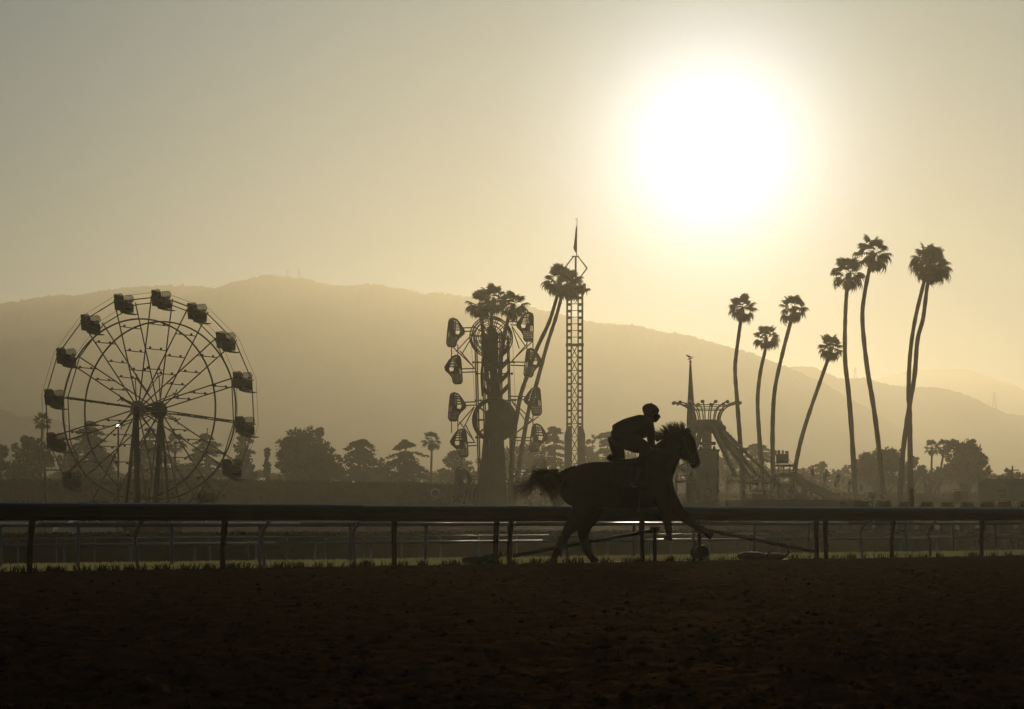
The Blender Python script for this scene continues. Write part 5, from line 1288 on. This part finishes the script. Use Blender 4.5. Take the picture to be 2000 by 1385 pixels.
leg([(1140, 952, FAR * .8, 34, .15), (1156, 980, FAR, 28, .13), (1153, 1003, FAR, 22.5, .11), (1144, 1023, FAR, 16, .075), (1140, 1038, FAR, 12.8, .06), (1141, 1052, FAR, 9.8, .046), (1144, 1064, FAR, 8.4, .04), (1148, 1075, FAR, 8.8, .046), (1153, 1085, FAR, 7.0, .038), (1158, 1092, FAR, 7.0, .042)])
leg([(1292, 950, FAR * .8, 27, .13), (1304, 970, FAR, 20, .10), (1318, 989, FAR, 15.5, .075), (1331, 1003, FAR, 11.5, .055), (1343, 1013, FAR, 12, .06), (1353, 1021, FAR, 9.2, .046), (1363, 1029, FAR, 7.8, .04), (1371, 1035, FAR, 8.2, .045), (1378, 1039, FAR, 6.0, .034), (1384, 1043, FAR, 6.4, .038)])
leg([(1286, 950, NEAR * .8, 27, .13), (1292, 974, NEAR, 19, .10), (1297, 992, NEAR, 13.5, .07), (1300, 1007, NEAR, 10.5, .055), (1302, 1017, NEAR, 10, .053), (1303.5, 1027, NEAR, 7.6, .043), (1305, 1036, NEAR, 7.8, .045), (1305.5, 1042, NEAR, 6.2, .036), (1305.5, 1047, NEAR, 6.6, .04)])
fuse(mb, 'body', M_coat, horse, 0.016, 5)
for st in ([(1082, 1090, NEAR, 6.6, .045), (1080, 1098, NEAR, 8.8, .058), (1079.5, 1101, NEAR, 9.2, .06)], [(1157, 1090, FAR, 6.6, .045), (1162, 1097, FAR, 8.8, .058), (1164, 1100, FAR, 9.0, .06)],
           [(1383, 1041.5, FAR, 6.4, .045), (1390, 1046, FAR, 8.2, .055), (1393, 1048, FAR, 8.4, .056)], [(1305.5, 1045, NEAR, 6.6, .045), (1304.5, 1052, NEAR, 8.4, .056), (1304, 1055, NEAR, 8.6, .057)]):
    g = MB(); loft(g, st, 12, 3); g.build('hoof', M_hoof, horse, True)
for st in ([(1103, 1048, NEAR, 9.4, .05), (1096, 1061, NEAR, 8.6, .045), (1090, 1073, NEAR, 9.3, .05)], [(1141, 1053, FAR, 10.2, .05), (1144, 1064, FAR, 9.2, .045), (1147, 1073, FAR, 9.4, .05)]):
    g = MB(); loft(g, st, 12, 4); g.build('leg_bandage', M_bandage, horse, True)
for dy in (-.098, .098): MB().ball(h3(1342, 867, dy), (0.018, 0.010, 0.016), 10, 7).build('eye', M_glass, horse, True)
# hair
def hairs(name, n, fn, m, per=6, sides=3):
    rr = np.random.default_rng(len(name) * 7 + n); g = MB()
    for i in range(n):
        pts, r0, r1 = fn(rr, i / max(1, n - 1)); sm = catmull(pts, per)
        g.tube(sm, list(np.linspace(r0, r1, len(sm))), sides, cap=False)
    return g.build(name, m, horse)
def tail_hair(rr, u):
    root = (1080 + rr.uniform(-12, 12), 928 + rr.normal() * 4.5, rr.normal() * .03)
    f = rr.random()
    if f < 0.62:      # thick skirt of the tail close to the dock
        e = (1054 + rr.normal() * 10 + 40 * rr.random(), 964 + rr.normal() * 9, rr.normal() * .09); mid = (1063 + rr.normal() * 6, 927 + rr.normal() * 5, rr.normal() * .05); r0, r1 = 0.008, 0.0012
        q2 = (e[0] + 2 + rr.normal() * 4, (mid[1] + e[1]) / 2 + rr.normal() * 3, e[2])
    elif f < 0.86:    # loose wisps streaming out behind
        e = (1012 + rr.normal() * 13, 962 + rr.normal() * 13, rr.normal() * .16); mid = (1055 + rr.normal() * 6, 926 + rr.normal() * 5, rr.normal() * .06); r0, r1 = 0.0045, 0.001
        q2 = (1034 + rr.normal() * 7, 947 + rr.normal() * 10, e[2])
    else:             # long hairs hanging down over the hocks
        e = (1094 + rr.normal() * 11, 996 + rr.normal() * 9, rr.normal() * .10 - .05); mid = (1071 + rr.normal() * 5, 930, rr.normal() * .05); r0, r1 = 0.004, 0.0008
        q2 = (1078 + rr.normal() * 6, 963 + rr.normal() * 6, e[2])
    return [h3(*root), h3(*mid), h3(*q2), h3(*e)], r0, r1
hairs('tail', 470, tail_hair, M_hair)
def mane_hair(rr, u):
    t = rr.random(); cx = 1281 + 56 * t; cy = 861 - 24 * t ** 0.8
    ln = (17 + 7 * math.sin(math.pi * t)) * rr.uniform(0.5, 1.1); a = math.radians(118 - 30 * t + rr.normal() * 13 + (22 if t < 0.25 else 0))
    d = np.array((math.cos(a), -math.sin(a))); dy = rr.normal() * .02
    p0 = (cx - d[0] * 4, cy - d[1] * 4, dy); p1 = (cx + d[0] * ln * .5, cy + d[1] * ln * .5, dy * 1.5); p2 = (cx + d[0] * ln - 3.5, cy + d[1] * ln + 2.5, dy * 2 + rr.normal() * .03)
    return [h3(*p0), h3(*p1), h3(*p2)], 0.0065, 0.0010
hairs('mane', 330, mane_hair, M_hair, 4)
hairs('forelock', 40, lambda rr, u: ([h3(1336 + rr.normal() * 2, 842, rr.normal() * .03), h3(1342 + rr.normal() * 2, 838 + rr.normal(), rr.normal() * .03), h3(1347 + rr.normal() * 2, 846 + rr.normal() * 2, rr.normal() * .04)], 0.005, 0.001), M_hair, 4)
# tack
def band(name, px, py, dirx, diry, r, dep, m, w=0.012, span=(0, 2 * math.pi), closed=True):
    """strap round a body section centred (px,py) in a plane with axis direction (dirx,diry)"""
    t = unit(np.array((dirx, 0, -diry))); n1 = unit(np.cross(t, (0, 1, 0))); n2 = np.array((0, 1.0, 0)); c = h3(px, py)
    pts = [c + n1 * r * kh * math.cos(a) + n2 * dep * math.sin(a) for a in np.linspace(*span, 28, endpoint=not closed)]
    g = MB(); g.tube(pts, w, 5, closed=closed); return g.build(name, m, horse, True)
band('noseband', 1351, 891, 12, 21, 14.5, .086, M_leather)
band('browband', 1333.5, 856, 12, 14, 20.5, .108, M_leather)
band('girth', 1246, 949, 1, 0, 48.5, .318, M_leather, 0.02)
for dy in (-.1, .1):
    MB().tube([h3(1330, 852, dy), h3(1339, 872, dy * 1.1), h3(1351, 901, dy * .8)], 0.009, 5).build('cheek_strap', M_leather, horse)
    MB().tube([h3(1352 + 8 * math.cos(a) * .45, 903 + 8 * math.sin(a) * .45, dy * .78) for a in np.linspace(0, 6.283, 14, endpoint=False)], 0.006, 5, closed=True).build('bit_ring', M_drum, horse)
    MB().tube(catmull([h3(1352, 903, dy * .8), h3(1325, 893, dy * 1.6), h3(1300, 880, dy * 1.5), h3(1280, 874, dy * 1.1)], 5), 0.007, 5).build('rein', M_leather, horse)
def saddle_sheet(name, x0, x1, m, off, lift, low):
    V = []; xs = np.linspace(x0, x1, 9); an = np.linspace(-low, low, 25)
    for x in xs:
        cy = np.interp(x, [1195, 1232, 1263], [948, 949, 946]); r = np.interp(x, [1195, 1232, 1263], [46, 47, 48]); dp = np.interp(x, [1195, 1232, 1263], [.30, .31, .29])
        for a in an: V.append(h3(x, cy, 0) + np.array((0, (dp + off) * math.sin(a), (r * kh + off + lift) * math.cos(a))))
    Fc = [(i * 25 + j, i * 25 + j + 1, (i + 1) * 25 + j + 1, (i + 1) * 25 + j) for i in range(8) for j in range(24)]
    o = add_mesh(name, np_mesh(name, np.array(V) - base_of(horse), Fc, m, True), horse); o.modifiers.new('thick', 'SOLIDIFY').thickness = 0.018; return o
saddle_sheet('saddle_cloth', 1192, 1266, M_cloth_grey, 0.020, 0.0, 1.75)
sd = MB(); loft(sd, [(1190, 899, 0, 4, .12), (1200, 900, 0, 6, .17), (1220, 901, 0, 5, .15), (1244, 899, 0, 6, .12), (1254, 893, 0, 5, .08)], 14); sd.build('saddle', M_leather, horse, True)
roll = MB(); loft(roll, [(1189, 895, -.16, 5, .04), (1192, 893, -.08, 5.5, .05), (1193, 892.5, .08, 5.5, .05), (1190, 895, .16, 5, .04)], 10); roll.build('towel_roll', M_cloth_grey, horse, True)
for dy in (-1, 1):
    MB().tube([h3(1232, 903, dy * .25), h3(1240, 930, dy * .35), h3(1238, 944, dy * .37)], 0.012, 5).build('stirrup_leather', M_leather, horse)
    MB().tube([h3(1238 + 6 * math.cos(a), 946 + 6 * math.sin(a), dy * .38) for a in np.linspace(0, 6.283, 14, endpoint=False)], 0.010, 5, closed=True).build('stirrup', M_drum, horse)

rb = h3(1225, 948); rider = thing('person', 'rider in dark jacket and helmet crouching over the galloping horse', 'person', (rb[0], HD, rb[2]))
mb = MB()
loft(mb, [(1193, 850, 0, 8, .10), (1199, 850, 0, 18, .17), (1210, 846.5, 0, 21.5, .185), (1226, 841, 0, 24, .19), (1243, 836, 0, 24, .205), (1257, 832, 0, 23, .215), (1268, 829, 0, 17, .20), (1275, 829, 0, 10, .13)], 18)
loft(mb, [(1262, 824, 0, 11, .075), (1269, 816, 0, 9.5, .065), (1273, 809, 0, 8.5, .06)], 12)
loft(mb, [(1268, 798, 0, 6, .05), (1270, 803, 0, 12, .072), (1273, 809, 0, 13.5, .078), (1277, 815, 0, 11.5, .068), (1281, 820, 0, 7.5, .05), (1283.5, 823, 0, 4, .035)], 14)
loft(mb, [(1284, 811, 0, 3.2, .014), (1288, 814.5, 0, 2.6, .016), (1287, 817, 0, 2.2, .014)], 8)        # nose
loft(mb, [(1282, 819.5, 0, 3.2, .03), (1285.5, 820.5, 0, 2.2, .026)], 8)                                  # mouth and lips
for sd_ in (-1, 1):
    loft(mb, [(1272, 811, sd_ * .078, 3.2, .012), (1271, 815, sd_ * .080, 2.6, .012)], 8)                 # ears
    # arms: shoulder, elbow, wrist
    loft(mb, [(1264, 828, sd_ * .17, 12, .075), (1268, 838, sd_ * .215, 9.5, .062), (1271, 850, sd_ * .215, 8.0, .052), (1272, 861, sd_ * .17, 6.6, .044), (1275.5, 872, sd_ * .11, 4.6, .03)], 12)
    # legs
    if sd_ < 0: loft(mb, [(1204, 853, -.09, 17, .11), (1222, 862, -.16, 17, .115), (1241, 869, -.25, 17, .11), (1257, 878, -.30, 13, .08), (1253, 896, -.335, 8.5, .06), (1247, 915, -.365, 8, .055), (1240, 934, -.375, 5.6, .042), (1238, 941, -.38, 5.2, .042)], 12)
    else: loft(mb, [(1201, 853, .09, 15, .10), (1205, 868, .15, 14.5, .10), (1208, 881, .20, 13, .085), (1212, 894, .27, 11, .07), (1222, 912, .345, 8, .055), (1232, 932, .375, 5.6, .042), (1236, 941, .38, 5.2, .042)], 12)
fuse(mb, 'body', M_jacket, rider, 0.011, 4)
# helmet with peak, goggles, boots, gloves
hm = MB(); loft(hm, [(1256.5, 806, 0, 7, .05), (1259.5, 805, 0, 12.5, .085), (1264.5, 804, 0, 15.2, .10), (1271, 803.5, 0, 15.6, .105), (1277.5, 804.2, 0, 13.4, .10), (1282.5, 805.5, 0, 9.2, .08), (1285.5, 807, 0, 5.0, .055)], 18)
helmet = hm.build('helmet', M_helmet, rider, True)
MB().ball(h3(1272, 788.2), (0.022, 0.022, 0.012), 10, 6).build('button', M_helmet, helmet, True)
pk = MB(); loft(pk, [(1281, 808, 0, 1.8, .085), (1286, 810, 0, 1.2, .07), (1289, 811.5, 0, .8, .04)], 12); pk.build('peak', M_helmet, helmet, True)
gg = MB(); gg.tube([h3(1277 + 7.5 * math.cos(a), 811.5 - 1.0 * math.cos(a), .085 * math.sin(a)) for a in np.linspace(-1.7, 1.7, 16)], 0.020, 7); gg.build('goggles', M_glass, rider, True)
MB().tube([h3(1268, 806, -.102), h3(1272, 817, -.086), h3(1280, 824, -.03), h3(1280, 824, .03), h3(1272, 817, .086), h3(1268, 806, .102)], 0.007, 5).build('chin_strap', M_leather, rider)
for sd_ in (-1, 1):
    g = MB(); kx = 1253 if sd_ < 0 else 1216
    loft(g, [(kx - 6 if sd_ < 0 else 1222, 915 if sd_ < 0 else 912, sd_ * .362, 8.7, .062), (1241 if sd_ < 0 else 1231, 932, sd_ * .375, 6.6, .05), (1238, 940, sd_ * .38, 6.0, .048), (1240, 945, sd_ * .38, 5.2, .048), (1247, 947, sd_ * .385, 4.2, .046), (1253, 948.5, sd_ * .385, 2.6, .034)], 12)
    g.build('boot', M_boot, rider, True)
    MB().box(h3(1235.5, 947.5, sd_ * .38), (0.05, 0.075, 0.03)).build('heel', M_boot, rider)
    gl = MB(); w0 = (1276, 872.5, sd_ * .105)
    loft(gl, [(1274.8, 869.5, sd_ * .115, 4.4, .026), (1277.2, 873.5, sd_ * .10, 5.0, .022), (1279.8, 876.5, sd_ * .09, 4.2, .020)], 10)
    for k_, ln in enumerate((1.0, 1.12, 1.05, 0.82)):
        oy_ = sd_ * .09 + (k_ - 1.5) * 0.019
        a0 = h3(1279.6, 875.8, oy_)
        pts = [a0, a0 + np.array((0.030 * ln, 0, 0.004)), a0 + np.array((0.042 * ln, 0, -0.020)), a0 + np.array((0.026 * ln, 0, -0.038)), a0 + np.array((0.006, 0, -0.034))]
        gl.tube(catmull(pts, 3), [0.0095] * 9 + [0.008] * 4, 7)
    a0 = h3(1277.6, 872.5, sd_ * .09 - sd_ * 0.024)
    gl.tube(catmull([a0, a0 + np.array((0.022, -sd_ * 0.006, 0.010)), a0 + np.array((0.046, 0, 0.004))], 3), [0.011] * 4 + [0.0095] * 3, 7)
    gl.build('glove', M_boot, rider, True)
jk = MB(); loft(jk, [(1205, 846, 0, 20.8, .182), (1211, 845.5, 0, 21.2, .185), (1216, 843.5, 0, 21.6, .185)], 18); jk.build('jacket_hem', M_jacket, rider, True)
cl = MB(); loft(cl, [(1261, 824, 0, 12, .085), (1266, 818, 0, 11.2, .078)], 14); cl.build('collar', M_jacket, rider, True)
